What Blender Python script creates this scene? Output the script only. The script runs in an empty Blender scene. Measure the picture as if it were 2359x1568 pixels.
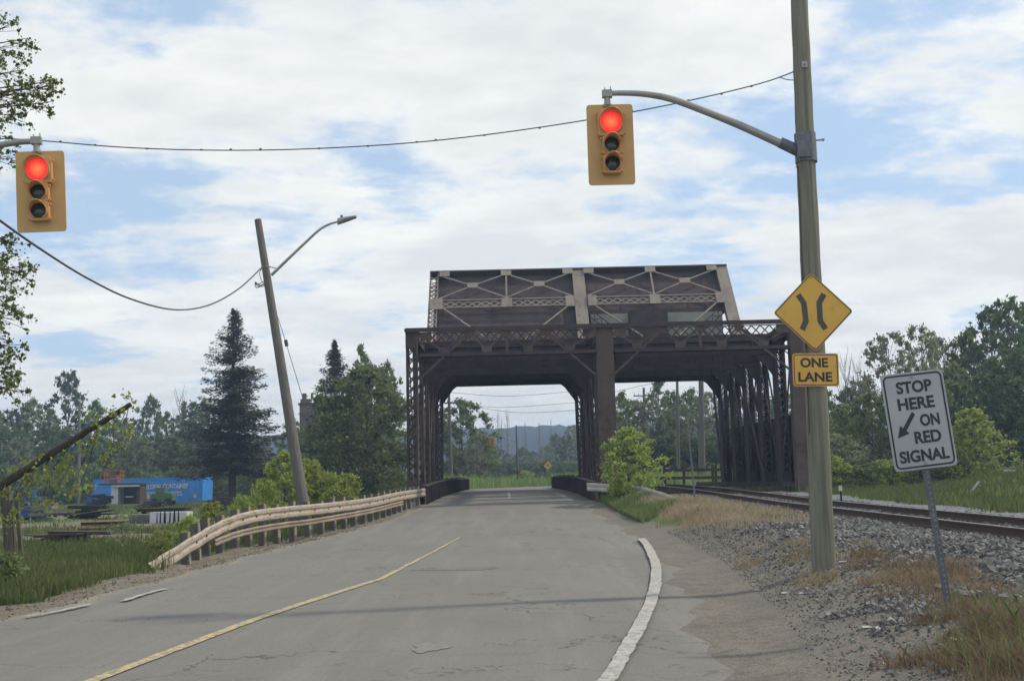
import bpy, math, random
import numpy as np
from mathutils import Vector, Matrix
R = math.radians
random.seed(7); RNG = np.random.default_rng(7)
scene = bpy.context.scene
C = scene.collection

# ------------------------------------------------------------ camera, sky, sun, exposure
EYE = Vector((0, 0, 1.5)); F = 2530.0; CX, CY = 1179.5, 784.0
PITCH = math.atan(326/F); ROLL = R(1.4)
cam_d = bpy.data.cameras.new("camera"); cam = bpy.data.objects.new("camera", cam_d); C.objects.link(cam)
cam_d.sensor_width = 36; cam_d.lens = 36*F/2359; cam_d.clip_end = 9000; cam_d.clip_start = 0.1
YAW = R(0.26)
CAMROT = Matrix.Rotation(-YAW, 3, 'Z') @ Matrix.Rotation(R(90)+PITCH, 3, 'X') @ Matrix.Rotation(-ROLL, 3, 'Z')
cam.matrix_world = Matrix.Translation(EYE) @ CAMROT.to_4x4()
scene.camera = cam
SUN_EL, SUN_AZ = R(47), R(14)        # azimuth measured from +X towards +Y
world = bpy.data.worlds.new("World"); scene.world = world; world.use_nodes = True
def build_world():
    nt = world.node_tree; N = nt.nodes; L = nt.links; N.clear()
    out = N.new('ShaderNodeOutputWorld'); bg = N.new('ShaderNodeBackground'); L.new(bg.outputs[0], out.inputs[0])
    sky = N.new('ShaderNodeTexSky'); sky.sky_type = 'NISHITA'; sky.sun_disc = False
    sky.sun_elevation = SUN_EL; sky.sun_rotation = R(90)-SUN_AZ; sky.air_density = 1.0; sky.dust_density = 0.6; sky.ozone_density = 1.0
    tc = N.new('ShaderNodeTexCoord'); sep = N.new('ShaderNodeSeparateXYZ'); L.new(tc.outputs['Generated'], sep.inputs[0])
    def math_(op, a, b=None, clamp=False):
        m = N.new('ShaderNodeMath'); m.operation = op; m.use_clamp = clamp
        for i, v in enumerate((a, b)):
            if v is None: continue
            if isinstance(v, (int, float)): m.inputs[i].default_value = v
            else: L.new(v, m.inputs[i])
        return m.outputs[0]
    zz = math_('ADD', math_('MAXIMUM', sep.outputs[2], 0.0), 0.14)
    px = math_('DIVIDE', sep.outputs[0], zz); py = math_('DIVIDE', sep.outputs[1], zz)
    cmb = N.new('ShaderNodeCombineXYZ'); L.new(px, cmb.inputs[0]); L.new(py, cmb.inputs[1])
    def noise(scale, detail, rough, loc, sc, dist=0.0):
        mp = N.new('ShaderNodeMapping'); mp.inputs['Location'].default_value = loc; mp.inputs['Scale'].default_value = sc
        mp.inputs['Rotation'].default_value = (0, 0, R(-14))
        L.new(cmb.outputs[0], mp.inputs[0]); n = N.new('ShaderNodeTexNoise'); n.inputs['Scale'].default_value = scale
        n.inputs['Detail'].default_value = detail; n.inputs['Roughness'].default_value = rough; n.inputs['Distortion'].default_value = dist
        L.new(mp.outputs[0], n.inputs[0]); return n.outputs[0]
    n1 = noise(1.5, 12, 0.58, (3.1, 1.7, 0), (0.9, 1.05, 1), 0.1)
    n2 = noise(5.2, 12, 0.64, (7.7, 2.2, 0), (0.9, 1.15, 1), 0.1)
    dens = math_('ADD', math_('MULTIPLY', n1, 0.74), math_('MULTIPLY', n2, 0.26))
    low = math_('MULTIPLY', math_('SUBTRACT', 0.30, sep.outputs[2], True), 0.26)       # more cloud towards the horizon
    dens = math_('ADD', dens, low)
    rmp = N.new('ShaderNodeMapRange'); rmp.interpolation_type = 'SMOOTHSTEP'
    rmp.inputs[1].default_value = 0.425; rmp.inputs[2].default_value = 0.54; L.new(dens, rmp.inputs[0])
    # cloud brightness: thick parts slightly greyer
    shade = noise(2.0, 10, 0.62, (1.2, 9.4, 0), (0.8, 1.2, 1), 0.2)
    cr = N.new('ShaderNodeMapRange'); cr.inputs[1].default_value = 0.35; cr.inputs[2].default_value = 0.65; thick = math_('MULTIPLY', math_('SUBTRACT', dens, .53), 1.1); L.new(math_('SUBTRACT', shade, thick), cr.inputs[0])
    cc = N.new('ShaderNodeMix'); cc.data_type = 'RGBA'; L.new(cr.outputs[0], cc.inputs[0])
    cc.inputs[6].default_value = (5.4, 5.6, 5.7, 1); cc.inputs[7].default_value = (6.95, 7.05, 6.8, 1)
    # blue of the clear sky, lifted by thin high cloud
    sk = N.new('ShaderNodeMix'); sk.data_type = 'RGBA'; sk.inputs[0].default_value = 0.7
    L.new(sky.outputs[0], sk.inputs[6]); sk.inputs[7].default_value = (3.7, 4.85, 6.3, 1)
    mix = N.new('ShaderNodeMix'); mix.data_type = 'RGBA'; L.new(rmp.outputs[0], mix.inputs[0]); L.new(sk.outputs[2], mix.inputs[6]); L.new(cc.outputs[2], mix.inputs[7])
    L.new(mix.outputs[2], bg.inputs[0]); bg.inputs[1].default_value = 0.1
build_world()
sun_d = bpy.data.lights.new("sun", 'SUN'); sun = bpy.data.objects.new("sun", sun_d); C.objects.link(sun)
sun_d.energy = 2.0; sun_d.angle = R(3); sun_d.color = (1.0, 0.9, 0.74)
sdir = Vector((math.cos(SUN_EL)*math.cos(SUN_AZ), math.cos(SUN_EL)*math.sin(SUN_AZ), math.sin(SUN_EL)))
sun.rotation_euler = (-sdir).to_track_quat('-Z', 'Y').to_euler(); sun.location = (30, 10, 40)
vs = scene.view_settings; vs.view_transform = 'Standard'; vs.look = 'None'; vs.gamma = 1; vs.exposure = 0.58; vs.use_curve_mapping = False

# ------------------------------------------------------------ helpers
def at(px, py, Y):
    d = CAMROT @ Vector(((px-CX)/F, -(py-CY)/F, -1)); return EYE + d*(Y/d.y)
def interp(x, pts):
    return float(np.interp(x, [p[0] for p in pts], [p[1] for p in pts]))
def sstep(t): t = min(1, max(0, t)); return t*t*(3-2*t)
ORG = {}
def tag(o, label=None, cat=None, group=None, kind=None):
    if label: o['label'] = label
    if cat: o['category'] = cat
    if group: o['group'] = group
    if kind: o['kind'] = kind
    return o
def thing(name, label, cat, loc=(0, 0, 0), rot=(0, 0, 0), group=None, local=False):
    o = bpy.data.objects.new(name, None); C.objects.link(o); o.empty_display_size = .3
    o.location = loc; o.rotation_euler = rot; ORG[o.name] = Vector((0, 0, 0)) if local else Vector(loc)
    return tag(o, label, cat, group)
class MB:
    def __init__(s): s.v = []; s.f = []; s.sm = []
    def add(s, vs_, fs, smooth=False):
        b = len(s.v); s.v += [tuple(x) for x in vs_]; s.f += [tuple(b+i for i in f) for f in fs]; s.sm += [smooth]*len(fs)
    def box(s, c, size, rot=None):
        c = Vector(c); hx, hy, hz = size[0]/2, size[1]/2, size[2]/2
        vv = [Vector((x*hx, y*hy, z*hz)) for z in (-1, 1) for y in (-1, 1) for x in (-1, 1)]
        if rot is not None: vv = [rot @ q for q in vv]
        s.add([q+c for q in vv], [(0, 2, 3, 1), (4, 5, 7, 6), (0, 1, 5, 4), (2, 6, 7, 3), (0, 4, 6, 2), (1, 3, 7, 5)])
    def span(s, x0, x1, y0, y1, z0, z1): s.box(((x0+x1)/2, (y0+y1)/2, (z0+z1)/2), (abs(x1-x0), abs(y1-y0), abs(z1-z0)))
    def beam(s, p0, p1, w, d, up=(0, 0, 1)):          # d along up, w across
        p0 = Vector(p0); p1 = Vector(p1); a = (p1-p0); a.normalize(); up = Vector(up)
        sd = a.cross(up)
        if sd.length < 1e-4: sd = a.cross(Vector((1, 0, 0)))
        sd.normalize(); u = sd.cross(a); u.normalize()
        vv = [p+sd*(w/2*i)+u*(d/2*j) for p in (p0, p1) for (i, j) in ((-1, -1), (1, -1), (1, 1), (-1, 1))]
        s.add(vv, [(3, 2, 1, 0), (4, 5, 6, 7), (0, 1, 5, 4), (1, 2, 6, 5), (2, 3, 7, 6), (3, 0, 4, 7)])
    def tube(s, pts, r, n=8, caps=True):
        pts = [Vector(p) for p in pts]; k = len(pts)
        if isinstance(r, (int, float)): r = [r]*k
        ref = None; vv = []
        for i, p in enumerate(pts):
            a = (pts[min(k-1, i+1)]-pts[max(0, i-1)]); a.normalize()
            if ref is None:
                ref = a.cross(Vector((0, 0, 1)));
                if ref.length < .05: ref = a.cross(Vector((1, 0, 0)))
            ref = ref - a*ref.dot(a); ref.normalize(); b = a.cross(ref)
            vv += [p+(ref*math.cos(2*math.pi*j/n)+b*math.sin(2*math.pi*j/n))*r[i] for j in range(n)]
        fs = [(i*n+j, i*n+(j+1) % n, (i+1)*n+(j+1) % n, (i+1)*n+j) for i in range(k-1) for j in range(n)]
        s.add(vv, fs, True)
        if caps:
            s.add(vv[:n], [tuple(range(n))[::-1]]); s.add(vv[-n:], [tuple(range(n))])
    def prism(s, poly, y0, y1):                        # polygon in xz, extruded along y
        n = len(poly); vv = [(p[0], y0, p[1]) for p in poly]+[(p[0], y1, p[1]) for p in poly]
        s.add(vv, [tuple(range(n)), tuple(range(n, 2*n))[::-1]]+[(i, i+n, (i+1) % n+n, (i+1) % n) for i in range(n)])
    def sheet(s, rows):                                # rows of points
        m = len(rows[0]); vv = [p for r_ in rows for p in r_]
        s.add(vv, [(i*m+j, i*m+j+1, (i+1)*m+j+1, (i+1)*m+j) for i in range(len(rows)-1) for j in range(m-1)], True)
    def build(s, name, mat, parent=None, org=None, bevel=0):
        o_ = ORG.get(parent.name) if parent else (Vector(org) if org is not None else Vector((0, 0, 0)))
        me = bpy.data.meshes.new(name); me.from_pydata([tuple(Vector(q)-o_) for q in s.v], [], s.f); me.update()
        me.polygons.foreach_set('use_smooth', s.sm); me.materials.append(mat)
        ob = bpy.data.objects.new(name, me); C.objects.link(ob)
        if parent: ob.parent = parent
        else: ob.location = o_
        ORG[ob.name] = o_
        if bevel:
            b = ob.modifiers.new('bevel', 'BEVEL'); b.width = bevel; b.segments = 2; b.limit_method = 'ANGLE'
        return ob
def np_mesh(name, verts, faces_n, mat, parent=None, attr=None, loc=None, smooth=False):
    """verts (N,3); faces are consecutive groups of faces_n vertices, or an (M,k) index array"""
    me = bpy.data.meshes.new(name); nv = len(verts); me.vertices.add(nv); me.vertices.foreach_set('co', np.asarray(verts, dtype=np.float32).ravel())
    if isinstance(faces_n, int): idx = np.arange(nv, dtype=np.int32); k = faces_n
    else: idx = faces_n.astype(np.int32).ravel(); k = faces_n.shape[1]
    m = len(idx)//k; me.loops.add(len(idx)); me.loops.foreach_set('vertex_index', idx)
    me.polygons.add(m); me.polygons.foreach_set('loop_start', np.arange(m, dtype=np.int32)*k)
    me.polygons.foreach_set('use_smooth', np.full(m, smooth))
    me.update(calc_edges=True); me.validate()
    if attr is not None:
        a = me.attributes.new('v', 'FLOAT', 'FACE'); a.data.foreach_set('value', np.asarray(attr, dtype=np.float32))
    me.materials.append(mat); ob = bpy.data.objects.new(name, me); C.objects.link(ob)
    if parent: ob.parent = parent
    if loc is not None: ob.location = loc
    ORG[ob.name] = Vector((0, 0, 0)); return ob
def copy_tree(o, parent=None):
    c = o.copy(); C.objects.link(c)
    if parent: c.parent = parent
    for ch in o.children: copy_tree(ch, c)
    return c
def rrect(w, h, r, n=4, cx=0, cz=0):
    pts = []
    for (sx, sz, a0) in ((1, -1, -90), (1, 1, 0), (-1, 1, 90), (-1, -1, 180)):
        for i in range(n+1):
            a = R(a0+90*i/n); pts.append((cx+sx*(w/2-r)+r*math.cos(a), cz+sz*(h/2-r)+r*math.sin(a)))
    return pts
def text_part(body, size, mat, parent, x, z, y, name='lettering', wide=1.0, bold=0.0, width=None):
    cu = bpy.data.curves.new('t', 'FONT'); cu.body = body; cu.size = size; cu.align_x = 'CENTER'; cu.extrude = 0.0015; cu.offset = bold
    t = bpy.data.objects.new('t', cu); C.objects.link(t); bpy.context.view_layer.update()
    me = bpy.data.meshes.new_from_object(t.evaluated_get(bpy.context.evaluated_depsgraph_get()))
    bpy.data.objects.remove(t); n = len(me.vertices); co = np.zeros(n*3, dtype=np.float32); me.vertices.foreach_get('co', co); co = co.reshape(-1, 3)
    co[:, 0] -= (co[:, 0].min()+co[:, 0].max())/2
    if width: co[:, 0] *= width/(co[:, 0].max()-co[:, 0].min())
    h = co[:, 1].max()-co[:, 1].min()
    new = np.stack([co[:, 0]+x, y-co[:, 2], co[:, 1]*(size/h if width else 1)+z], 1)
    me.vertices.foreach_set('co', new.astype(np.float32).ravel()); me.update(); me.materials.clear(); me.materials.append(mat)
    ob = bpy.data.objects.new(name, me); C.objects.link(ob); ob.parent = parent; ORG[ob.name] = Vector((0, 0, 0)); return ob

# ------------------------------------------------------------ materials
def mat(name, c1, c2=None, rough=.8, scale=5, detail=6, bump=0, bscale=None, metal=0, spec=.3, stretch=(1, 1, 1), lo=.35, hi=.65, c3=None, s3=1, coord='Object', attr=False, l3=(.55, .75)):
    m = bpy.data.materials.new(name); m.use_nodes = True; nt = m.node_tree; N = nt.nodes; L = nt.links; b = N['Principled BSDF']
    b.inputs['Roughness'].default_value = rough; b.inputs['Metallic'].default_value = metal; b.inputs['Specular IOR Level'].default_value = spec
    b.inputs['Base Color'].default_value = (*c1, 1)
    tc = N.new('ShaderNodeTexCoord'); mp = N.new('ShaderNodeMapping'); mp.inputs['Scale'].default_value = stretch; L.new(tc.outputs[coord], mp.inputs[0])
    def nz(sc, de=detail):
        n = N.new('ShaderNodeTexNoise'); n.inputs['Scale'].default_value = sc; n.inputs['Detail'].default_value = de; n.inputs['Roughness'].default_value = .6; L.new(mp.outputs[0], n.inputs[0]); return n.outputs[0]
    def rng(v, lo, hi):
        r_ = N.new('ShaderNodeMapRange'); r_.inputs[1].default_value = lo; r_.inputs[2].default_value = hi; L.new(v, r_.inputs[0]); return r_.outputs[0]
    def mixc(fac, a, b_):
        x = N.new('ShaderNodeMix'); x.data_type = 'RGBA'; L.new(fac, x.inputs[0])
        for i, v in ((6, a), (7, b_)):
            if isinstance(v, tuple): x.inputs[i].default_value = (*v, 1)
            else: L.new(v, x.inputs[i])
        return x.outputs[2]
    col = None
    if c2:
        if attr:
            a = N.new('ShaderNodeAttribute'); a.attribute_name = 'v'; fac = a.outputs['Fac']
        else: fac = rng(nz(scale), lo, hi)
        col = mixc(fac, c1, c2)
        if c3: col = mixc(rng(nz(s3), *l3), col, c3)
        L.new(col, b.inputs['Base Color'])
    if bump:
        bp = N.new('ShaderNodeBump'); bp.inputs['Strength'].default_value = bump; bp.inputs['Distance'].default_value = .02; L.new(nz(bscale or scale*4), bp.inputs['Height']); L.new(bp.outputs[0], b.inputs['Normal'])
    return m
def leafmat(name, c1, c2, trans=.35):
    m = bpy.data.materials.new(name); m.use_nodes = True; nt = m.node_tree; N = nt.nodes; L = nt.links; N.clear()
    out = N.new('ShaderNodeOutputMaterial'); d = N.new('ShaderNodeBsdfPrincipled'); t = N.new('ShaderNodeBsdfTranslucent'); ms = N.new('ShaderNodeMixShader')
    d.inputs['Roughness'].default_value = .55; d.inputs['Specular IOR Level'].default_value = .2
    a = N.new('ShaderNodeAttribute'); a.attribute_name = 'v'; oi = N.new('ShaderNodeObjectInfo')
    x = N.new('ShaderNodeMix'); x.data_type = 'RGBA'; x.inputs[6].default_value = (*c1, 1); x.inputs[7].default_value = (*c2, 1); L.new(a.outputs['Fac'], x.inputs[0])
    hs = N.new('ShaderNodeHueSaturation'); L.new(x.outputs[2], hs.inputs['Color'])
    mr = N.new('ShaderNodeMapRange'); mr.inputs[3].default_value = .8; mr.inputs[4].default_value = 1.25; L.new(oi.outputs['Random'], mr.inputs[0]); L.new(mr.outputs[0], hs.inputs['Value'])
    mr2 = N.new('ShaderNodeMapRange'); mr2.inputs[3].default_value = .485; mr2.inputs[4].default_value = .512; L.new(oi.outputs['Random'], mr2.inputs[0]); L.new(mr2.outputs[0], hs.inputs['Hue'])
    L.new(hs.outputs[0], d.inputs['Base Color']); L.new(hs.outputs[0], t.inputs[0]); ms.inputs[0].default_value = trans
    L.new(d.outputs[0], ms.inputs[1]); L.new(t.outputs[0], ms.inputs[2]); L.new(ms.outputs[0], out.inputs[0]); return m
def emit(name, c1, c2, st):
    m = bpy.data.materials.new(name); m.use_nodes = True; nt = m.node_tree; N = nt.nodes; L = nt.links; N.clear()
    out = N.new('ShaderNodeOutputMaterial'); e = N.new('ShaderNodeEmission'); L.new(e.outputs[0], out.inputs[0]); e.inputs[1].default_value = st
    tc = N.new('ShaderNodeTexCoord'); g = N.new('ShaderNodeTexGradient'); g.gradient_type = 'SPHERICAL'
    mp = N.new('ShaderNodeMapping'); mp.inputs['Location'].default_value = (-.5*1.9, 0, -.5*1.9); mp.inputs['Scale'].default_value = (1.9, 0, 1.9)
    L.new(tc.outputs['Generated'], mp.inputs[0]); L.new(mp.outputs[0], g.inputs[0])
    v = N.new('ShaderNodeTexVoronoi'); v.inputs['Scale'].default_value = 14; L.new(tc.outputs['Generated'], v.inputs[0])
    ad = N.new('ShaderNodeMath'); ad.operation = 'MULTIPLY_ADD'; L.new(v.outputs[0], ad.inputs[0]); ad.inputs[1].default_value = -.35; L.new(g.outputs[0], ad.inputs[2])
    x = N.new('ShaderNodeMix'); x.data_type = 'RGBA'; L.new(ad.outputs[0], x.inputs[0]); x.inputs[6].default_value = (*c1, 1); x.inputs[7].default_value = (*c2, 1)
    L.new(x.outputs[2], e.inputs[0]); return m

M = {}
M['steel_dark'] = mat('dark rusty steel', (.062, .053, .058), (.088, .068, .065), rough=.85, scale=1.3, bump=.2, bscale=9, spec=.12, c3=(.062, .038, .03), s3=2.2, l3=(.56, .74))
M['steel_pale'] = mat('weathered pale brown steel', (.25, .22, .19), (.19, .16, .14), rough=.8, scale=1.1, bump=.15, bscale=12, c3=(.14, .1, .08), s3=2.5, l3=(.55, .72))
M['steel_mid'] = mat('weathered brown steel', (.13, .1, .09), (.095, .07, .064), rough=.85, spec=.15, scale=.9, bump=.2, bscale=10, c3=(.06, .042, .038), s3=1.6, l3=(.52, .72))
M['steel_lace'] = mat('laced brown steel', (.1, .083, .08), (.07, .053, .05), rough=.88, scale=2, spec=.12)
M['concrete'] = mat('stained concrete', (.33, .32, .29), (.24, .23, .21), scale=.8, bump=.2)
M['asphalt_patch'] = mat('worn asphalt patch', (.21, .205, .19), (.16, .155, .145), scale=9, bump=.3)
M['pole_wood'] = mat('weathered wood pole', (.235, .225, .18), (.13, .13, .105), rough=.9, scale=2.2, stretch=(9, 9, .35), bump=.5, bscale=5, c3=(.15, .165, .1), s3=.9)
M['pole_grey'] = mat('grey wood pole', (.17, .16, .14), (.11, .105, .095), rough=.9, scale=2.2, stretch=(8, 8, .4), bump=.4, bscale=5)
M['galv'] = mat('galvanised steel', (.36, .36, .34), (.27, .27, .26), rough=.5, scale=3, metal=.5)
M['galv_dark'] = mat('dull galvanised post', (.13, .145, .165), (.2, .21, .22), rough=.6, scale=14, metal=.3, lo=.5, hi=.7)
M['signal'] = mat('faded yellow signal paint', (.56, .36, .15), (.5, .31, .125), rough=.5, scale=2)
M['signal_dark'] = mat('faded orange signal housing', (.58, .31, .13), (.48, .25, .1), rough=.45, scale=3)
M['lens_dark'] = mat('unlit dark lens', (.018, .03, .032), (.03, .045, .045), rough=.25, scale=40, spec=.6)
M['lens_red'] = emit('lit red lens', (1.0, .02, .025), (1.0, .2, .06), 1.1)
M['sign_yellow'] = mat('faded yellow sign sheeting', (.7, .42, .08), (.64, .375, .07), rough=.45, scale=1.5, c3=(.58, .34, .075), s3=6)
M['sign_white'] = mat('white sign sheeting', (.42, .435, .455), (.37, .385, .41), rough=.5, scale=2)
M['sign_black'] = mat('sign black', (.03, .033, .04), (.045, .048, .055), rough=.5, scale=8)
M['sign_dark2'] = mat('faded charcoal sign symbol', (.07, .07, .065), (.09, .088, .08), rough=.5, scale=8)
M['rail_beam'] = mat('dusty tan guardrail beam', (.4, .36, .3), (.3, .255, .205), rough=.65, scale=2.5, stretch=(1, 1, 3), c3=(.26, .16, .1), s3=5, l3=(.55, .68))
M['rail_beam_low'] = mat('shaded brown guardrail beam', (.3, .25, .2), (.22, .17, .13), rough=.8, scale=1.5)  # lower beam's shade is painted in as a darker brown
M['rail_beam_white'] = mat('white scuffed guardrail beam', (.5, .49, .46), (.38, .36, .33), rough=.6, scale=2, c3=(.3, .2, .14), s3=4, l3=(.62, .75))
M['post_wood'] = mat('guardrail post timber', (.15, .135, .115), (.1, .09, .078), rough=.9, scale=4, stretch=(4, 4, .6), bump=.4)
M['post_sunlit'] = mat('painted sunlit post edge', (.3, .265, .21), (.22, .18, .13), rough=.8, scale=5)  # sunlight on the timber post edges, put into the colour
M['rust_rail'] = mat('rusty running rail', (.085, .055, .042), (.055, .04, .036), rough=.8, scale=6)
M['rail_head'] = mat('polished rail head', (.36, .34, .33), (.25, .22, .2), rough=.38, scale=4, metal=.55)
M['tie'] = mat('railway tie timber', (.06, .045, .035), (.09, .07, .055), rough=.95, scale=8, bump=.5)
M['paint_white'] = mat('worn white road paint', (.43, .415, .375), (.34, .325, .29), rough=.7, scale=3, c3=(.24, .23, .2), s3=16, l3=(.5, .6), coord='Object')
M['paint_yellow'] = mat('worn yellow road paint', (.52, .4, .19), (.38, .32, .19), rough=.7, scale=3, c3=(.2, .185, .15), s3=14, l3=(.47, .6))
M['cable'] = mat('dark cable', (.06, .065, .07), (.08, .085, .09), rough=.6)
M['container'] = mat('blue container paint', (.04, .21, .6), (.05, .25, .66), rough=.5, scale=.8, c3=(.05, .13, .33), s3=1.5)
M['white_paint'] = mat('dirty white paint', (.58, .6, .62), (.42, .43, .44), rough=.6, scale=1.4)
M['grey_paint'] = mat('grey weathered board', (.2, .2, .19), (.13, .13, .12), rough=.8, scale=3)
M['black'] = mat('sooty black', (.018, .016, .015), (.035, .028, .022), rough=.8, scale=3)
M['brown_board'] = mat('dark brown board', (.07, .05, .04), (.045, .033, .028), rough=.85, scale=2)
M['orange'] = mat('orange machine paint', (.55, .11, .035), (.42, .09, .03), rough=.5)
M['red_oxide'] = mat('red oxide steel', (.2, .055, .035), (.13, .045, .03), rough=.8, scale=3)
M['green_paint'] = mat('green machine paint', (.06, .14, .06), (.08, .16, .08), rough=.6)
M['blue_paint'] = mat('blue machine paint', (.03, .09, .26), (.025, .06, .16), rough=.5, scale=2)
M['tyre'] = mat('tyre rubber', (.02, .02, .02), (.03, .03, .03), rough=.9)
M['glass'] = mat('dark cab glass', (.06, .07, .08), rough=.12, spec=.7)
M['bark'] = mat('grey brown bark', (.13, .11, .085), (.075, .065, .05), rough=.95, scale=6, stretch=(2, 2, .5), bump=.6)
M['bark_dark'] = mat('dark wet bark', (.05, .042, .035), (.085, .072, .058), rough=.95, scale=7, bump=.7)
M['bark_dead'] = mat('bleached dead wood', (.2, .18, .15), (.14, .125, .105), rough=.95, scale=5)
M['brick'] = mat('brown brick', (.17, .115, .095), (.13, .09, .075), scale=3)
M['leaf'] = leafmat('green foliage', (.115, .16, .05), (.21, .26, .105))
M['leaf_lime'] = leafmat('lime foliage', (.24, .31, .065), (.38, .44, .13), .4)
M['leaf_dark'] = leafmat('deep green foliage', (.075, .115, .045), (.13, .175, .08))
M['leaf_pale'] = leafmat('silvery foliage', (.17, .2, .11), (.3, .32, .2))
M['needle'] = leafmat('spruce needles', (.055, .075, .04), (.12, .145, .075), .15)
M['grass_green'] = leafmat('green grass blades', (.1, .14, .045), (.2, .24, .095), .4)
M['grass_meadow'] = leafmat('bright meadow grass blades', (.15, .22, .06), (.28, .34, .13), .4)
M['grass_dry'] = leafmat('dry tan grass blades', (.33, .265, .165), (.45, .38, .26), .4)
M['grass_red'] = leafmat('dry reddish grass blades', (.2, .145, .095), (.35, .29, .19), .35)
M['stone'] = mat('crushed ballast stone', (.085, .081, .076), (.35, .34, .32), rough=.85, attr=True, c3=(.14, .135, .13), s3=60)
M['debris_white'] = mat('pale litter', (.42, .41, .38), (.32, .3, .28), rough=.8, scale=12)

# ------------------------------------------------------------ terrain functions
ZR = [(-50, 0), (24, 0), (30, .05), (36, .17), (41, .34), (48, .66), (55, .86), (62, .98), (75, 1.06), (95, 1.0), (200, .9), (5000, .9)]
XL = [(-50, -6.3), (13, -6.2), (20, -6.05), (27, -5.85), (33, -5.15), (41, -4.2), (48, -3.6), (60, -3.5), (78, -3.2), (96, -3.3), (106, -2), (120, 3), (140, 14), (170, 36), (400, 260)]
XRT = [(-50, 1.6), (8, 1.9), (12.5, 2.6), (20, 3.4), (31, 3.85), (38, 3.6), (48, 3.45), (60, 3.3), (78, 3.0), (96, 3.3), (106, 4.8), (120, 10), (140, 22), (170, 46), (400, 275)]
ZF = [(-50, .25), (6, .26), (10, .28), (14, .38), (18, .40), (28, .48), (33, .54), (48, .82), (62, .97), (100, .97), (5000, .9)]     # track formation
RTOP = [(-50, .45), (5, .50), (17.2, .58), (28.2, .665), (33.5, .725), (48, 1.0), (62, 1.16), (110, 1.16), (200, 1.1)]                # top of rail
RX = [(-50, 9.6), (0, 8.5), (17.2, 8.05), (28.2, 8.2), (48, 8.0), (110, 8.0), (200, 8.6)]                                        # near rail
def zr(y): return interp(y, ZR)
def xl(y): return interp(y, XL)
def xr(y): return interp(y, XRT)
def G(x, y):
    r_ = zr(y); a, b = xl(y), xr(y)
    bump_ = .03*math.sin(x*1.9+y*.7)+.03*math.sin(x*.83-y*1.3+1)+.02*math.sin(x*3.1+y*2.3)
    if x < a:
        t = a-x; zleft = interp(y, [(0, -.12), (20, -.1), (60, .02), (126, .12), (250, .6), (5000, .9)])
        w = interp(y, [(0, 3), (30, 3), (48, 4), (90, 14), (160, 40), (5000, 40)])
        r_ -= .15*sstep((t-.15)/.7)*sstep((y-20)/3)*(1-sstep((y-33)/5))
        return r_ + (zleft-r_)*sstep((t-.3)/w) + bump_*sstep(t/1.5)*1.3 - .02
    if x > b:
        t = x-b; f = interp(y, ZF); z = r_ + (f-r_)*sstep(t/1.9)
        if x > 12: z += (interp(y, [(0, .1), (30, .25), (60, .55), (100, .8), (5000, .9)])-f)*sstep((x-12)/3)
        # grassy berm on the far right
        z += 1.25*math.exp(-((x-22.5)/3.8)**2)*math.exp(-((y-42)/10)**2)
        return z + bump_*sstep(t/1.5)*(1 if x < 6.5 or x > 12 else .3) - .02
    return r_-.03
def gcoords():
    ys = list(np.arange(-14, 3, 1.0))+list(np.arange(3, 36, .22))+list(np.arange(36, 64, .5))+list(np.arange(64, 140, 2.0))+list(np.geomspace(140, 6000, 30))
    xs = -np.geomspace(14, 4000, 40)[::-1]; xs = list(xs)+list(np.arange(-13.8, 14, .22))+list(np.arange(14, 34, .7))+list(np.geomspace(34, 4000, 34))
    return xs, ys
GX, GY = gcoords()
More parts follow.
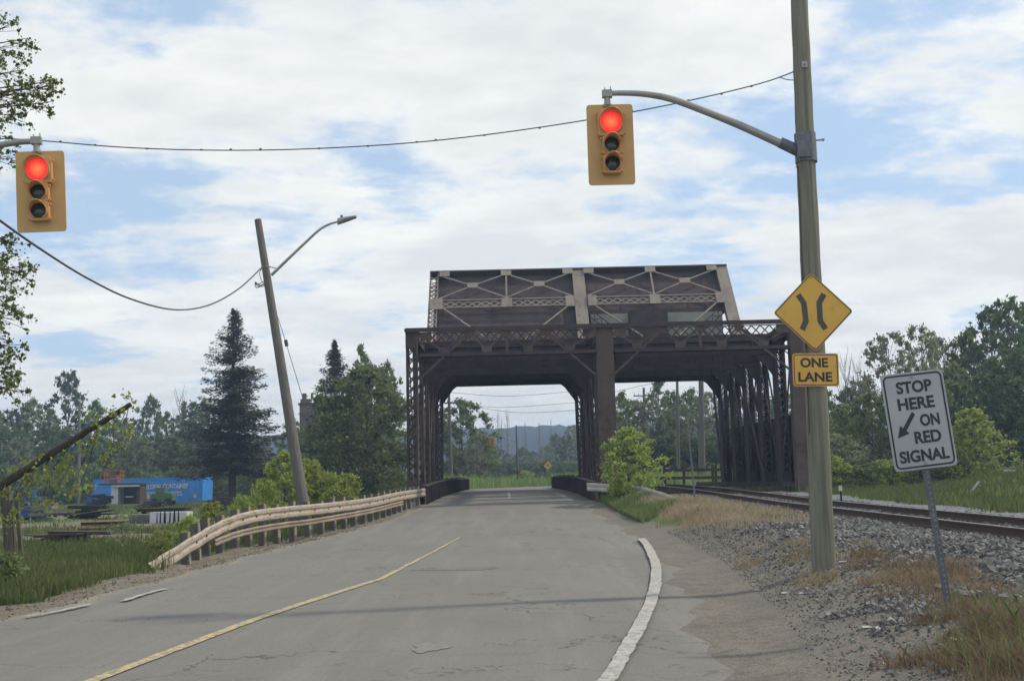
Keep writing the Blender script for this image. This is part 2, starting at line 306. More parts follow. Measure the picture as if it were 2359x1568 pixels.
def ground():
    nx, ny = len(GX), len(GY); V = np.zeros((ny, nx, 3)); mk = np.zeros((ny, nx, 4))
    for j, y in enumerate(GY):
        b = xr(y); rx = interp(y, RX); a = xl(y)
        for i, x in enumerate(GX):
            V[j, i] = (x, y, G(x, y))
            # masks: r gravel shoulder, g ballast, b sandy dirt, a = dry grass
            bal = sstep((x-(rx-3.3-.0*y))/.9)*(1-sstep((x-(rx+4.2))/.8)) if y < 60 else sstep((x-(rx-2.2))/1.)*(1-sstep((x-(rx+3.6))/1))
            gedge = interp(y, [(0, 2.2), (6.6, 2.35), (8.5, 3.0), (9.8, 3.6), (11.9, 3.9), (15, 4.6), (20, 5.6), (26, 5.6), (30, 4.3), (33, 3.9), (200, 3.9)])
            grav = (1-sstep((x-gedge)/.8)) if x > b-1 else 0
            dirt = sstep((x-(a-interp(y, [(0, .9), (20, 1.4), (26, 2.2), (60, 2.4)])))/.6) if x < 0 else 0
            # bare earth patches in the yard
            e = math.exp(-((x+16)/7)**2-((y-38)/3)**2)*1.3+math.exp(-((x+19)/7)**2-((y-54)/4)**2)*1.2+math.exp(-((x+30)/9)**2-((y-66)/6)**2)
            dirt = max(dirt, min(1, e*1.2))
            dry = sstep((x-b-.5)/1)*(1-sstep((y-37)/4))*(1 if x < 12 else max(0, 1-(x-12)/3)) if x > b else 0
            mk[j, i] = (grav, bal, dirt, dry)
    idx = np.arange(nx*ny).reshape(ny, nx); f = np.stack([idx[:-1, :-1], idx[:-1, 1:], idx[1:, 1:], idx[1:, :-1]], -1).reshape(-1, 4)
    m = bpy.data.materials.new('mixed ground'); m.use_nodes = True; nt = m.node_tree; N = nt.nodes; L = nt.links; b = N['Principled BSDF']; b.inputs['Roughness'].default_value = .95; b.inputs['Specular IOR Level'].default_value = .1
    tc = N.new('ShaderNodeTexCoord')
    def nz(sc, de=6, ro=.6):
        n = N.new('ShaderNodeTexNoise'); n.inputs['Scale'].default_value = sc; n.inputs['Detail'].default_value = de; n.inputs['Roughness'].default_value = ro; L.new(tc.outputs['Object'], n.inputs[0]); return n.outputs[0]
    def mr(v, a, c): r_ = N.new('ShaderNodeMapRange'); r_.inputs[1].default_value = a; r_.inputs[2].default_value = c; L.new(v, r_.inputs[0]); return r_.outputs[0]
    def mx(fc, a, c):
        x = N.new('ShaderNodeMix'); x.data_type = 'RGBA'; L.new(fc, x.inputs[0])
        for i, v in ((6, a), (7, c)):
            if isinstance(v, tuple): x.inputs[i].default_value = (*v, 1)
            else: L.new(v, x.inputs[i])
        return x.outputs[2]
    at_ = N.new('ShaderNodeAttribute'); at_.attribute_name = 'mask'; sp = N.new('ShaderNodeSeparateColor'); L.new(at_.outputs['Color'], sp.inputs[0])
    edge = nz(1.7, 8, .7)
    def masked(v, k=.9):
        ad = N.new('ShaderNodeMath'); ad.operation = 'MULTIPLY_ADD'; L.new(edge, ad.inputs[0]); ad.inputs[1].default_value = k; L.new(v, ad.inputs[2]); return mr(ad.outputs[0], .5+k*.5-.12, .5+k*.5+.12)
    grass = mx(mr(nz(.35), .35, .65), (.08, .13, .035), (.14, .165, .055)); grass = mx(mr(nz(9), .3, .7), grass, (.09, .13, .04))
    dryc = mx(mr(nz(2.5, 8), .35, .65), (.15, .115, .075), (.2, .14, .08)); dryc = mx(mr(nz(.8, 5), .5, .62), dryc, (.15, .1, .065))
    grv = mx(mr(nz(1.1, 8), .35, .65), (.155, .142, .12), (.215, .192, .158)); grv = mx(mr(nz(6, 7, .75), .5, .64), grv, (.12, .108, .09)); grv = mx(mr(nz(38, 4, .8), .5, .62), grv, (.085, .083, .078)); grv = mx(mr(nz(55, 3, .8), .6, .68), grv, (.36, .35, .33))
    vo = N.new('ShaderNodeTexVoronoi'); vo.inputs['Scale'].default_value = 17; L.new(tc.outputs['Object'], vo.inputs[0]); vs_ = N.new('ShaderNodeSeparateColor'); L.new(vo.outputs['Color'], vs_.inputs[0])
    bl = mx(vs_.outputs[0], (.07, .073, .08), (.27, .275, .28))
    drt = mx(mr(nz(1.6, 8), .35, .65), (.14, .12, .09), (.21, .185, .145)); drt = mx(mr(nz(24, 4), .55, .68), drt, (.09, .08, .06))
    col = mx(masked(at_.outputs['Alpha'], .5), grass, dryc); col = mx(masked(sp.outputs[2]), col, drt); col = mx(masked(sp.outputs[0]), col, grv); col = mx(masked(sp.outputs[1], .5), col, bl)
    L.new(col, b.inputs['Base Color'])
    bp = N.new('ShaderNodeBump'); bp.inputs['Strength'].default_value = .6; bp.inputs['Distance'].default_value = .03; L.new(nz(14, 8, .75), bp.inputs['Height']); L.new(bp.outputs[0], b.inputs['Normal'])
    ob = np_mesh('ground', V.reshape(-1, 3), f, m, smooth=True)
    ca = ob.data.color_attributes.new('mask', 'FLOAT_COLOR', 'POINT'); ca.data.foreach_set('color', mk.reshape(-1).astype(np.float32))
    tag(ob, kind='structure')
ground()

# road sheet
def road():
    m = bpy.data.materials.new('worn asphalt'); m.use_nodes = True; nt = m.node_tree; N = nt.nodes; L = nt.links; b = N['Principled BSDF']; b.inputs['Roughness'].default_value = .85; b.inputs['Specular IOR Level'].default_value = .25
    tc = N.new('ShaderNodeTexCoord')
    def nz(sc, de=6, ro=.6, st=(1, 1, 1), loc=(0, 0, 0), dist=0):
        mp = N.new('ShaderNodeMapping'); mp.inputs['Scale'].default_value = st; mp.inputs['Location'].default_value = loc; L.new(tc.outputs['Object'], mp.inputs[0])
        n = N.new('ShaderNodeTexNoise'); n.inputs['Scale'].default_value = sc; n.inputs['Detail'].default_value = de; n.inputs['Roughness'].default_value = ro; n.inputs['Distortion'].default_value = dist; L.new(mp.outputs[0], n.inputs[0]); return n.outputs[0]
    def mr(v, a, c): r_ = N.new('ShaderNodeMapRange'); r_.inputs[1].default_value = a; r_.inputs[2].default_value = c; L.new(v, r_.inputs[0]); return r_.outputs[0]
    def mx(fc, a, c):
        x = N.new('ShaderNodeMix'); x.data_type = 'RGBA'; L.new(fc, x.inputs[0])
        for i, v in ((6, a), (7, c)):
            if isinstance(v, tuple): x.inputs[i].default_value = (*v, 1)
            else: L.new(v, x.inputs[i])
        return x.outputs[2]
    c = mx(mr(nz(.35, 7, .6, (1, .5, 1)), .35, .65), (.12, .118, .109), (.16, .154, .138))
    c = mx(mr(nz(1.5, 8, .65, (.5, 1.4, 1), (3, 1, 0)), .56, .66), c, (.105, .102, .096))
    c = mx(mr(nz(.9, 8, .7, (1.6, .12, 1), (1, 3, 0)), .5, .68), c, (.2, .192, .172))
    c = mx(mr(nz(90, 3, .8), .35, .68), c, (.205, .196, .176))
    c = mx(mr(nz(34, 5, .85, (1, 1, 1), (5, 5, 5)), .56, .66), c, (.085, .084, .08)); c = mx(mr(nz(26, 5, .85, (1, 1, 1), (9, 2, 5)), .6, .68), c, (.27, .26, .235))
    # hairline cracks running across
    v = N.new('ShaderNodeTexVoronoi'); v.feature = 'DISTANCE_TO_EDGE'; v.inputs['Scale'].default_value = .28; mp = N.new('ShaderNodeMapping'); mp.inputs['Scale'].default_value = (.55, 1.9, 1)
    nzv = N.new('ShaderNodeTexNoise'); nzv.inputs['Scale'].default_value = 1.4; nzv.inputs['Detail'].default_value = 8; L.new(tc.outputs['Object'], nzv.inputs[0])
    va = N.new('ShaderNodeMix'); va.data_type = 'VECTOR'; va.inputs[0].default_value = .22; L.new(tc.outputs['Object'], va.inputs[4]); 
    sc = N.new('ShaderNodeVectorMath'); sc.operation = 'SCALE'; sc.inputs[3].default_value = 9; L.new(nzv.outputs['Color'], sc.inputs[0]); L.new(sc.outputs[0], va.inputs[5])
    L.new(va.outputs[1], mp.inputs[0]); L.new(mp.outputs[0], v.inputs[0])
    cm = N.new('ShaderNodeMath'); cm.operation = 'LESS_THAN'; cm.inputs[1].default_value = .0045; L.new(v.outputs[0], cm.inputs[0])
    gate = N.new('ShaderNodeMath'); gate.operation = 'MULTIPLY'; L.new(cm.outputs[0], gate.inputs[0]); L.new(mr(nz(.25, 3), .4, .5), gate.inputs[1])
    c = mx(gate.outputs[0], c, (.085, .083, .078))
    # sandy dust on the edges
    at_ = N.new('ShaderNodeAttribute'); at_.attribute_name = 'dust'
    ad = N.new('ShaderNodeMath'); ad.operation = 'MULTIPLY_ADD'; L.new(nz(1.3, 8, .7), ad.inputs[0]); ad.inputs[1].default_value = .9; L.new(at_.outputs['Fac'], ad.inputs[2])
    c = mx(mr(ad.outputs[0], .75, 1.25), c, (.23, .205, .162))
    L.new(c, b.inputs['Base Color'])
    bp = N.new('ShaderNodeBump'); bp.inputs['Strength'].default_value = .35; bp.inputs['Distance'].default_value = .01; L.new(nz(60, 4, .8), bp.inputs['Height']); L.new(bp.outputs[0], b.inputs['Normal'])
    ys = list(np.arange(-14, 100, .5))+list(np.arange(100, 402, 6)); n = 24; V = []; D = []
    for y in ys:
        a, e = xl(y)-.15, xr(y)+.3
        a += .12*math.sin(y*1.7)+.08*math.sin(y*4.1); e += .15*math.sin(y*1.3+2)+.1*math.sin(y*3.7)
        for i in range(n+1):
            t = i/n; x = a+(e-a)*t; edge = min(t, 1-t)*(e-a)
            z = zr(y)+.012-.06*((t-.45)*2)**4
            V.append((x, y, z)); wr = interp(y, [(0, 1.1), (20, 1.5), (40, 1.3), (100, .6)]); D.append(max(0, 1-(edge/(wr if t > .5 else .7)))**1)
    m_ = n+1; idx = np.arange(len(V)).reshape(-1, m_); f = np.stack([idx[:-1, :-1], idx[:-1, 1:], idx[1:, 1:], idx[1:, :-1]], -1).reshape(-1, 4)
    ob = np_mesh('road', np.array(V), f, m, smooth=True)
    a = ob.data.attributes.new('dust', 'FLOAT', 'POINT'); a.data.foreach_set('value', np.array(D, dtype=np.float32)); tag(ob, kind='structure')
road()
def on_road(px, py):               # the road point seen at a pixel
    lo, hi = 3.0, 60.0
    for _ in range(50):
        mid = (lo+hi)/2
        if at(px, py, mid).z > zr(mid)+.012: lo = mid
        else: hi = mid
    p = at(px, py, lo); return p
def smooth_path(pts, k=8):
    out = []; P = [Vector(p) for p in pts]
    for i in range(len(P)-1):
        p0 = P[max(0, i-1)]; p1 = P[i]; p2 = P[i+1]; p3 = P[min(len(P)-1, i+2)]
        for j in range(k):
            t = j/k; out.append(.5*((2*p1)+(p2-p0)*t+(2*p0-5*p1+4*p2-p3)*t*t+(3*p1-p0-3*p2+p3)*t**3))
    out.append(P[-1]); return out
def marking(name, pts, w, mt, wob=0.0):
    mb = MB(); P = smooth_path(pts, 10); rows = []
    for i, p in enumerate(P):
        d = P[min(i+1, len(P)-1)]-P[max(i-1, 0)]; d.z = 0; d.normalize(); s_ = Vector((d.y, -d.x, 0))
        ww = (w(i/(len(P)-1)) if callable(w) else w)
        r_ = []
        for k in (-1, 0, 1):
            q = p+s_*(ww/2*k+random.uniform(-wob, wob)*(k != 0)); t = (q.x-xl(q.y))/(xr(q.y)-xl(q.y)); r_.append(Vector((q.x, q.y, zr(q.y)+.022)))
        rows.append(r_)
    mb.sheet(rows); o = mb.build(name, mt); return tag(o, kind='structure')
cl = [on_road(*p) for p in ((215, 1568), (420, 1490), (620, 1416), (830, 1348), (870, 1336))]
p0 = cl[0]+(cl[0]-cl[1])*3.0; p0.z = 0
marking('centre_line_marking', [p0]+cl, .13, M['paint_yellow'], .006)
marking('faded_centre_line_marking', [on_road(*p) for p in ((872, 1336), (950, 1296), (1010, 1264), (1060, 1238))], lambda t: .11-.05*t, M['paint_yellow'], .015)
wl = [on_road(*p) for p in ((1398, 1568), (1440, 1500), (1480, 1430), (1503, 1375), (1512, 1330), (1508, 1292), (1492, 1258), (1478, 1240))]
marking('white_edge_marking', [wl[0]+Vector((-.5, -1.6, 0)), wl[0]+Vector((-.27, -.8, 0))]+wl, lambda t: .115+.07*t, M['paint_white'], .008)
marking('far_lane_edge_marking', [on_road(*p) for p in ((284, 1384), (335, 1368), (380, 1356))], .1, M['paint_white'], .015)
marking('near_lane_edge_marking', [on_road(*p) for p in ((60, 1420), (130, 1408), (205, 1392))], .09, M['paint_white'], .02)
marking('bridge_centre_marking', [on_road(*p) for p in ((1174, 1147), (1173, 1140), (1172, 1134))], .12, M['paint_white'], .01)
def patch(name, px, py, rx_, ry_, mt):
    c = on_road(px, py); mb = MB(); n = 22; P = []
    for i in range(n):
        a = 2*math.pi*i/n; k = 1+.22*math.sin(3*a+px)+.15*math.sin(7*a+py)
        P.append(Vector((c.x+rx_*k*math.cos(a), c.y+ry_*k*math.sin(a), zr(c.y+ry_*k*math.sin(a))+.0165)))
    mb.add(P, [tuple(range(n))]); tag(mb.build(name, mt), kind='structure')
patch('road_patch', 988, 1491, .16, .28, M['asphalt_patch'])
M['tar'] = mat('old tar seal', (.13, .125, .11), (.16, .152, .13), scale=6)
patch('tar_patch', 1060, 1310, .7, .3, M['tar'])
for px, py in ((1150, 1137), (1195, 1140)): patch('tar_patch', px, py, .14, 1.1, M['tar'])

# ------------------------------------------------------------ railway
def rail_path(dx, y0=-10, y1=180):
    return [Vector((interp(y, RX)+dx, y, interp(y, RTOP))) for y in np.arange(y0, y1, 1.0)]
def rail(dx, label):
    P = rail_path(dx); root = thing('railway_rail', label, 'rail', P[0], group='running rails of the track')
    prof = [(-.07, -.17), (.07, -.17), (.07, -.155), (.012, -.13), (.012, -.045), (.034, -.035), (.034, -.006), (-.034, -.006), (-.034, -.035), (-.012, -.045), (-.012, -.13), (-.07, -.155)]
    mb = MB(); n = len(prof); vv = [(p.x+a, p.y, p.z+c) for p in P for (a, c) in prof]
    mb.add(vv, [(i*n+j, i*n+(j+1) % n, (i+1)*n+(j+1) % n, (i+1)*n+j) for i in range(len(P)-1) for j in range(n)]); mb.build('web', M['rust_rail'], root)
    hb = MB()
    for i in range(len(P)-1): hb.beam(P[i]-Vector((0, 0, .003)), P[i+1]-Vector((0, 0, .003)), .066, .008)
    hb.build('rail_head', M['rail_head'], root)
rail(0, 'rusty railway rail nearer the road, in front of the ballast slope'); rail(1.5, 'rusty railway rail farther from the road, beside the grassy strip')
rail(-.28, 'inner guard rail beside the nearer running rail') if False else None
tie0 = None
for k, y in enumerate(np.arange(2, 62, .56)):
    p = Vector((interp(y, RX)+.75+random.uniform(-.05, .05), y, interp(y, RTOP)-.255))
    if tie0 is None:
        mb = MB(); mb.box((0, 0, 0), (2.6, .23, .16)); tie0 = mb.build('railway_tie', M['tie'], org=(0, 0, 0), bevel=.012); o = tie0
        tag(o, 'dark timber railway tie under the two rails, half buried in ballast', 'railway tie', 'railway ties under the rails')
    else: o = tie0.copy(); C.objects.link(o)
    o.location = p; o.rotation_euler = (0, 0, random.uniform(-.02, .02))

# ballast stones
def stones(name, n, xf, yr, size, label, zoff=0.0):
    y = RNG.uniform(yr[0]**.75, yr[1]**.75, n)**(1/.75); u = RNG.uniform(0, 1, n); X = np.zeros(n); Z = np.zeros(n)
    for i in range(n):
        a, b = xf(y[i]); X[i] = a+(b-a)*u[i]; Z[i] = G(X[i], y[i])
    base = np.array([(-1, -1, -1), (1, -1, -1), (1, 1, -1), (-1, 1, -1), (-1, -1, 1), (1, -1, 1), (1, 1, 1), (-1, 1, 1)], float)
    P = base[None]*(1+RNG.uniform(-.45, .25, (n, 8, 3))); s_ = RNG.uniform(size[0], size[1], (n, 1, 1))*np.stack([RNG.uniform(.7, 1.3, n), RNG.uniform(.7, 1.3, n), RNG.uniform(.5, .9, n)], -1)[:, None]
    P = P*s_*.5; q = RNG.normal(size=(n, 4)); q /= np.linalg.norm(q, axis=1)[:, None]; w, x_, y_, z_ = q.T
    Rm = np.stack([1-2*(y_**2+z_**2), 2*(x_*y_-z_*w), 2*(x_*z_+y_*w), 2*(x_*y_+z_*w), 1-2*(x_**2+z_**2), 2*(y_*z_-x_*w), 2*(x_*z_-y_*w), 2*(y_*z_+x_*w), 1-2*(x_**2+y_**2)], -1).reshape(n, 3, 3)
    P = np.einsum('nij,nkj->nki', Rm, P)+np.stack([X, y, Z+zoff+s_[:, 0, 0]*.2], -1)[:, None]
    f = np.array([(0, 3, 2, 1), (4, 5, 6, 7), (0, 1, 5, 4), (1, 2, 6, 5), (2, 3, 7, 6), (3, 0, 4, 7)]); F_ = (f[None]+8*np.arange(n)[:, None, None]).reshape(-1, 4)
    v = np.repeat(RNG.beta(1.1, 3.2, n), 6); o = np_mesh(name, P.reshape(-1, 3), F_, M['stone'], attr=v); return tag(o, label, 'ballast', kind='stuff')
def lowx(y): return interp(y, [(5, 5.0), (9.5, 4.8), (10.6, 4.7), (13.7, 4.9), (16, 4.9), (18.5, 5.2), (25, 5.3), (32, 5.8), (60, 6.6)])
stones('ballast_stones', 42000, lambda y: (lowx(y)+.5*math.sin(y*2.1), interp(y, RX)+3.0), (6, 46), (.04, .085), 'crushed grey ballast stones beside and between the rails')
stones('shoulder_gravel', 15000, lambda y: (xr(y)+.35, lowx(y)+.6), (5, 30), (.007, .024), 'loose dark gravel scattered over the road shoulder')
stones('verge_gravel', 2500, lambda y: (xl(y)-1.6, xl(y)+.3), (12, 40), (.01, .03), 'loose gravel and dirt clods along the left road edge')
stones('stone_pile', 700, lambda y: (3.3+.25*math.sin(y*5), 4.0), (9.6, 11.2), (.02, .05), 'small heap of dark ballast stones left of the stop here sign post')

# ------------------------------------------------------------ bridge
def bridge():
    XLf, XMd, XRg = -4.2, 4.27, 12.75
    root = thing('truss_bridge', 'dark rusty steel truss bridge with a road bay and a railway bay', 'bridge', (4.3, 48, .7))
    B = lambda mb, name, m_='steel_dark': mb.build(name, M[m_], root)
    ZT = at(947, 762, 48).z; ZT2 = ZT-1.12; ZB = .1
    Y0 = 48.0; YE = 65.2; ys = [48, 51.4, 54.9, 58.3, 61.7, YE]
    def lace(mb, p0, p1, side, w, cell, bw=.055, th=.02, nrm=(0, 1, 0), double=True):
        p0 = Vector(p0); p1 = Vector(p1); side = Vector(side).normalized(); n = max(1, round((p1-p0).length/cell)); d = (p1-p0)/n
        for i in range(n):
            a, b = p0+d*i, p0+d*(i+1); s0 = side*(w/2)
            if double: mb.beam(a-s0, b+s0, bw, th, nrm); mb.beam(a+s0, b-s0, bw, th*.8, nrm)
            else:
                sg = 1 if i % 2 else -1; mb.beam(a-s0*sg, b+s0*sg, bw, th, nrm)
    def laced_post(x, y, z0, z1, wx, dy, name, m_, face=True, cell=.42):
        mb = MB()
        for s_ in (-1, 1):
            mb.span(x+s_*wx/2-.02, x+s_*wx/2+.02, y-dy/2, y+dy/2, z0, z1)
            for t in (-1, 1): mb.span(x+s_*(wx/2-.06), x+s_*(wx/2+.023), y+t*dy/2-.012, y+t*dy/2+.012, z0, z1)
        for t in (-1, 1): lace(mb, (x, y+t*(dy/2+.02), z0+.3), (x, y+t*(dy/2+.02), z1-.2), (1, 0, 0), wx-.04, cell)
        mb.span(x-wx/2-.03, x+wx/2+.03, y-dy/2-.04, y-dy/2-.03, z1-.75, z1-.02)
        mb.span(x-wx/2-.03, x+wx/2+.03, y-dy/2-.04, y-dy/2-.03, z0, z0+1.6)
        B(mb, name, m_)
    def solid_post(x, y, z0, z1, wx, dy, name, m_):
        mb = MB(); mb.span(x-wx/2, x+wx/2, y-dy/2, y-dy/2+.03, z0, z1)
        for s_ in (-1, 1): mb.span(x+s_*(wx/2-.05)-.02, x+s_*(wx/2-.05)+.02, y-dy/2+.03, y+dy/2, z0, z1); mb.span(x+s_*(wx/2-.09)-.06, x+s_*(wx/2-.09)+.06, y+dy/2, y+dy/2+.02, z0, z1)
        for s_ in (-1, 1):
            z = z0+.2
            while z < z1:                # rivet lines
                mb.box((x+s_*(wx/2-.05), y-dy/2-.006, z), (.03, .012, .03)); z += .3
        B(mb, name, m_)
    # near frame
    laced_post(XLf, Y0, ZB, ZT-.05, .44, .5, 'end_post', 'steel_lace')
    solid_post(XMd, Y0, ZB, ZT-.05, .76, .6, 'end_post', 'steel_mid')
    solid_post(XRg, Y0, ZB, ZT-.05, .72, .6, 'end_post', 'steel_mid')
    # inner posts of the three trusses
    for xi, x in enumerate((XLf, XMd, XRg)):
        for k, y in enumerate(ys[1:]):
            if xi == 2: laced_post(x, y, ZB, ZT-.1, .4, .8, 'truss_post', 'steel_dark', cell=.34)
            else: laced_post(x, y, ZB, ZT-.1, .42, .6, 'truss_post', 'steel_lace')
    # chords and diagonals
    for x in (XLf, XMd, XRg):
        mb = MB(); mb.span(x-.3, x+.3, Y0-.32, YE+.3, ZT-.05, ZT+.03)
        for s_ in (-1, 1): mb.span(x+s_*.26-.02, x+s_*.26+.02, Y0+.32, YE+.3, ZT-.5, ZT-.05)
        B(mb, 'top_chord')
        mb = MB(); mb.span(x-.32, x+.32, Y0+.34, YE+9, .55, 1.22); B(mb, 'bottom_chord')
        if x == XRg:
            mb = MB(); mb.span(x+.34, x+.38, Y0+2, YE, 1.22, 4.3); B(mb, 'added_dark_plate')  # added sheet that closes the truss gaps to darken the lower side
        mb = MB()
        for i in range(5):
            a, b = (ys[i], ys[i+1]) if i % 2 else (ys[i+1], ys[i])
            for s_ in (-1, 1): mb.beam((x+s_*.16, a, 1.2), (x+s_*.16, b, ZT-.4), .14, .04, (1, 0, 0))
            lace(mb, (x+.16, a, 1.3), (x+.16, b, ZT-.5), Vector((0, ZT-1.6, -(b-a))), .3, .5, nrm=(1, 0, 0))
        B(mb, 'diagonal_brace', 'steel_lace')
    # near portal: one strut frame per bay
    for bi, (xa, xb) in enumerate(((XLf, XMd), (XMd, XRg))):
        W = xb-xa; X = lambda f: xa+W*f
        ye = Y0-.36
        mb = MB(); mb.span(xa+(-.25 if bi == 0 else .02), xb+(-.02 if bi == 0 else .36), Y0-.5, Y0-.36, ZT-.12, ZT+.06); B(mb, 'portal_top_strut')
        mb = MB(); mb.span(xa+.4, xb-.38, Y0-.45, Y0+.2, ZT2-.09, ZT2+.05); B(mb, 'portal_lower_strut')
        mb = MB(); tg = [.297, .493, .695]; bg = [.166, .39, .602, .82]
        seq = [(.03, ZT-.25)]
        for i in range(4):
            seq.append((bg[i], ZT2+.2))
            if i < 3: seq.append((tg[i], ZT-.2))
        seq.append((.97, ZT-.25))
        for (f0, z0), (f1, z1) in zip(seq, seq[1:]): mb.beam((X(f0), ye+.03, z0), (X(f1), ye+.03, z1), .075, .05, (0, 1, 0))
        mb.beam((X(.495), ye+.1, ZT-.2), (X(.495), ye+.1, ZT2), .14, .05, (0, 1, 0))
        mb.beam((X(tg[0]), ye-.03, ZT-.25), (X(.045), ye-.03, ZT-2.15), .09, .05, (0, 1, 0)); mb.beam((X(tg[2]), ye-.03, ZT-.25), (X(.945), ye-.03, ZT-2.15), .09, .05, (0, 1, 0))
        B(mb, 'portal_bracing', 'steel_mid')
        for f in bg: mb = MB(); cx = X(f); mb.prism([(cx-.16, ZT2-.02), (cx+.16, ZT2-.02), (cx+.25, ZT2+.3), (cx-.25, ZT2+.3)], ye-.015, ye); B(mb, 'gusset_plate', 'steel_mid')
        for f in tg: mb = MB(); cx = X(f); mb.prism([(cx-.14, ZT-.4), (cx+.14, ZT-.4), (cx+.24, ZT-.13), (cx-.24, ZT-.13)], ye-.015, ye); B(mb, 'gusset_plate', 'steel_mid')
        for x0, x1 in ((xa+.42, xa+.9), (xb-.95, xb-.4)): mb = MB(); mb.span(x0, x1, ye-.015, ye, ZT-.5, ZT-.13); B(mb, 'gusset_plate', 'steel_mid')
        # laced second plane behind the portal
        mb = MB(); lace(mb, (xa+.3, Y0+.35, ZT-.28), (xb-.3, Y0+.35, ZT-.28), (0, 0, 1), .42, .4, bw=.05); lace(mb, (xa+.3, Y0+.35, ZT2-.1), (xb-.3, Y0+.35, ZT2-.1), (0, 0, 1), .3, .35, bw=.05)
        mb.span(xa+.3, xb-.3, Y0+.3, Y0+.4, ZT-.08, ZT-.05) ; mb.span(xa+.3, xb-.3, Y0+.3, Y0+.4, ZT-.55, ZT-.49)
        B(mb, 'laced_strut', 'steel_lace')
        # sway frames with deep plate girders and knees
        zlow = at(1170, 887, YE).z
        for k, y in enumerate(ys[1:]):
            mb = MB(); mb.span(xa+.32, xb-.32, y-.03, y+.03, zlow, ZT-.06)
            for zz in (zlow, zlow+.62): mb.span(xa+.32, xb-.32, y-.18, y-.031, zz-.03, zz+.03)
            for s_, x0 in ((1, xa+.22), (-1, xb-.22)):
                poly = [(x0, zlow-1.3), (x0+s_*.16, zlow-.95), (x0+s_*.7, zlow-.2), (x0+s_*1.1, zlow+.1), (x0, zlow+.1)]
                if s_ > 0: poly = poly[::-1]
                mb.prism(poly, y-.09, y-.04);
            n = 7
            for i in range(1, n): mb.span(xa+W*i/n-.03, xa+W*i/n+.03, y-.14, y-.031, zlow+.035, ZT-.1)
            B(mb, 'sway_girder')
            if k < 4:
                for zq in (ZT-.1,):
                    mb = MB(); y2 = ys[k+2]; mb.beam((xa+.3, y, zq), (xb-.3, y2, zq), .3, .06); mb.beam((xa+.3, y2, zq-.08), (xb-.3, y, zq-.08), .3, .06)
                    mb.span(xa+W*.5-.15, xa+W*.5+.15, y+.1, y2-.2, zq-.25, zq-.16); B(mb, 'lateral_brace')
    # tall inclined portal with counterweight
    PZ0, PZ1 = 1.0, at(1330, 628, 64).z; PY0, PY1 = 53.7, 64.0
    Yz = lambda z: PY0+(z-PZ0)*(PY1-PY0)/(PZ1-PZ0)
    P = lambda x, z, o=0.0: Vector((x, Yz(z)-o*.78, z+o*.62))
    nrm = Vector((0, -.78, .62)).normalized()
    zm = at(1330, 703, 62.2).z; zv = ZT+.3
    for x, w, kind in ((XLf, .46, 1), (XMd, .7, 0), (XRg, .66, 0)):
        mb = MB()
        if kind:
            for s_ in (-1, 1): mb.beam(P(x+s_*w/2, ZT-.7), P(x+s_*w/2, PZ1), .05, .5, nrm)
            for o in (-.26, .26): lace(mb, P(x, ZT-.6, o), P(x, PZ1-.3, o), (1, 0, 0), w, .38, nrm=nrm)
        else:
            mb.beam(P(x, ZT-.7, .24), P(x, PZ1, .24), w, .03, nrm)
            for s_ in (-1, 1): mb.beam(P(x+s_*(w/2-.05), ZT-.7, -.02), P(x+s_*(w/2-.05), PZ1, -.02), .04, .48, nrm)
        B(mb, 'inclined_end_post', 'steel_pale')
        mb = MB()
        for s_ in (-1, 1): mb.beam(P(x+s_*w/2*.8, 1.2, -.3), P(x+s_*w/2*.8, ZT-.7, -.3), .04, .4, nrm)
        B(mb, 'end_post_base')
        # back stays of the tower
    bars = MB(); mid = MB(); lac = MB()
    def gp(a, b, w): g_ = MB(); g_.beam(a, b, w, .02, nrm); B(g_, 'tower_gusset', 'steel_pale')
    for bi, (xa, xb) in enumerate(((XLf, XMd), (XMd, XRg))):
        W = xb-xa; pa, pb = xa+(.3 if bi == 0 else .42), xb-.42; xc = (xa+xb)/2
        for x0, x1 in ((pa, xc), (xc, pb)):
            zt, zb = PZ1-.25, zm+.35; cx, cz = (x0+x1)/2, (zt+zb)/2+.05
            for q in ((x0, zt), (x1, zt), (x0, zb), (x1, zb)):
                bars.beam(P(q[0], q[1], .3), P(cx, cz, .3), .085, .06, nrm)
            gp(P(cx, cz-.17, .35), P(cx, cz+.17, .35), .62)
            lac = MB(); lace(lac, P(x0+.2, zm, .3), P(x1-.2, zm, .3), P(0, 1)-P(0, 0), .42, .5, bw=.065, nrm=nrm); B(lac, 'tower_laced_strut', 'steel_pale')
        bars.beam(P(xc, PZ1-.1, .3), P(xc, zm, .3), .1, .06, nrm)
        for zz in (zm+.24, zm-.24): bars.beam(P(pa, zz, .3), P(pb, zz, .3), .07, .1, nrm)
        gp(P(xc, zm-.3, .35), P(xc, zm+.3, .35), .6)
        gp(P(xc, PZ1-.38, .35), P(xc, PZ1-.02, .35), .62)
        for xg, ww in ((xa+(.2 if bi == 0 else .66), .75 if bi == 0 else .5), (xb-(.62 if bi == 0 else .5), .5)): gp(P(xg, zm-.34, .35), P(xg, zm+.36, .35), ww)
        for xg in (xa+.62, xb-.62): gp(P(xg, PZ1-.36, .355), P(xg, PZ1-.02, .355), .6)
        bars.beam(P(pa+.3, zm-.25, .3), P(xc-.35, zv+.05, .3), .09, .07, nrm); bars.beam(P(pb-.3, zm-.25, .3), P(xc+.35, zv+.05, .3), .09, .07, nrm)
        bars.beam(P(xc-.35, zv+.05, .3), P(xc+1.2, zv-1.0, .3), .09, .07, nrm); bars.beam(P(xc+.35, zv+.05, .3), P(xc-1.2, zv-1.0, .3), .09, .07, nrm)
    B(bars, 'tower_bracing', 'steel_pale')
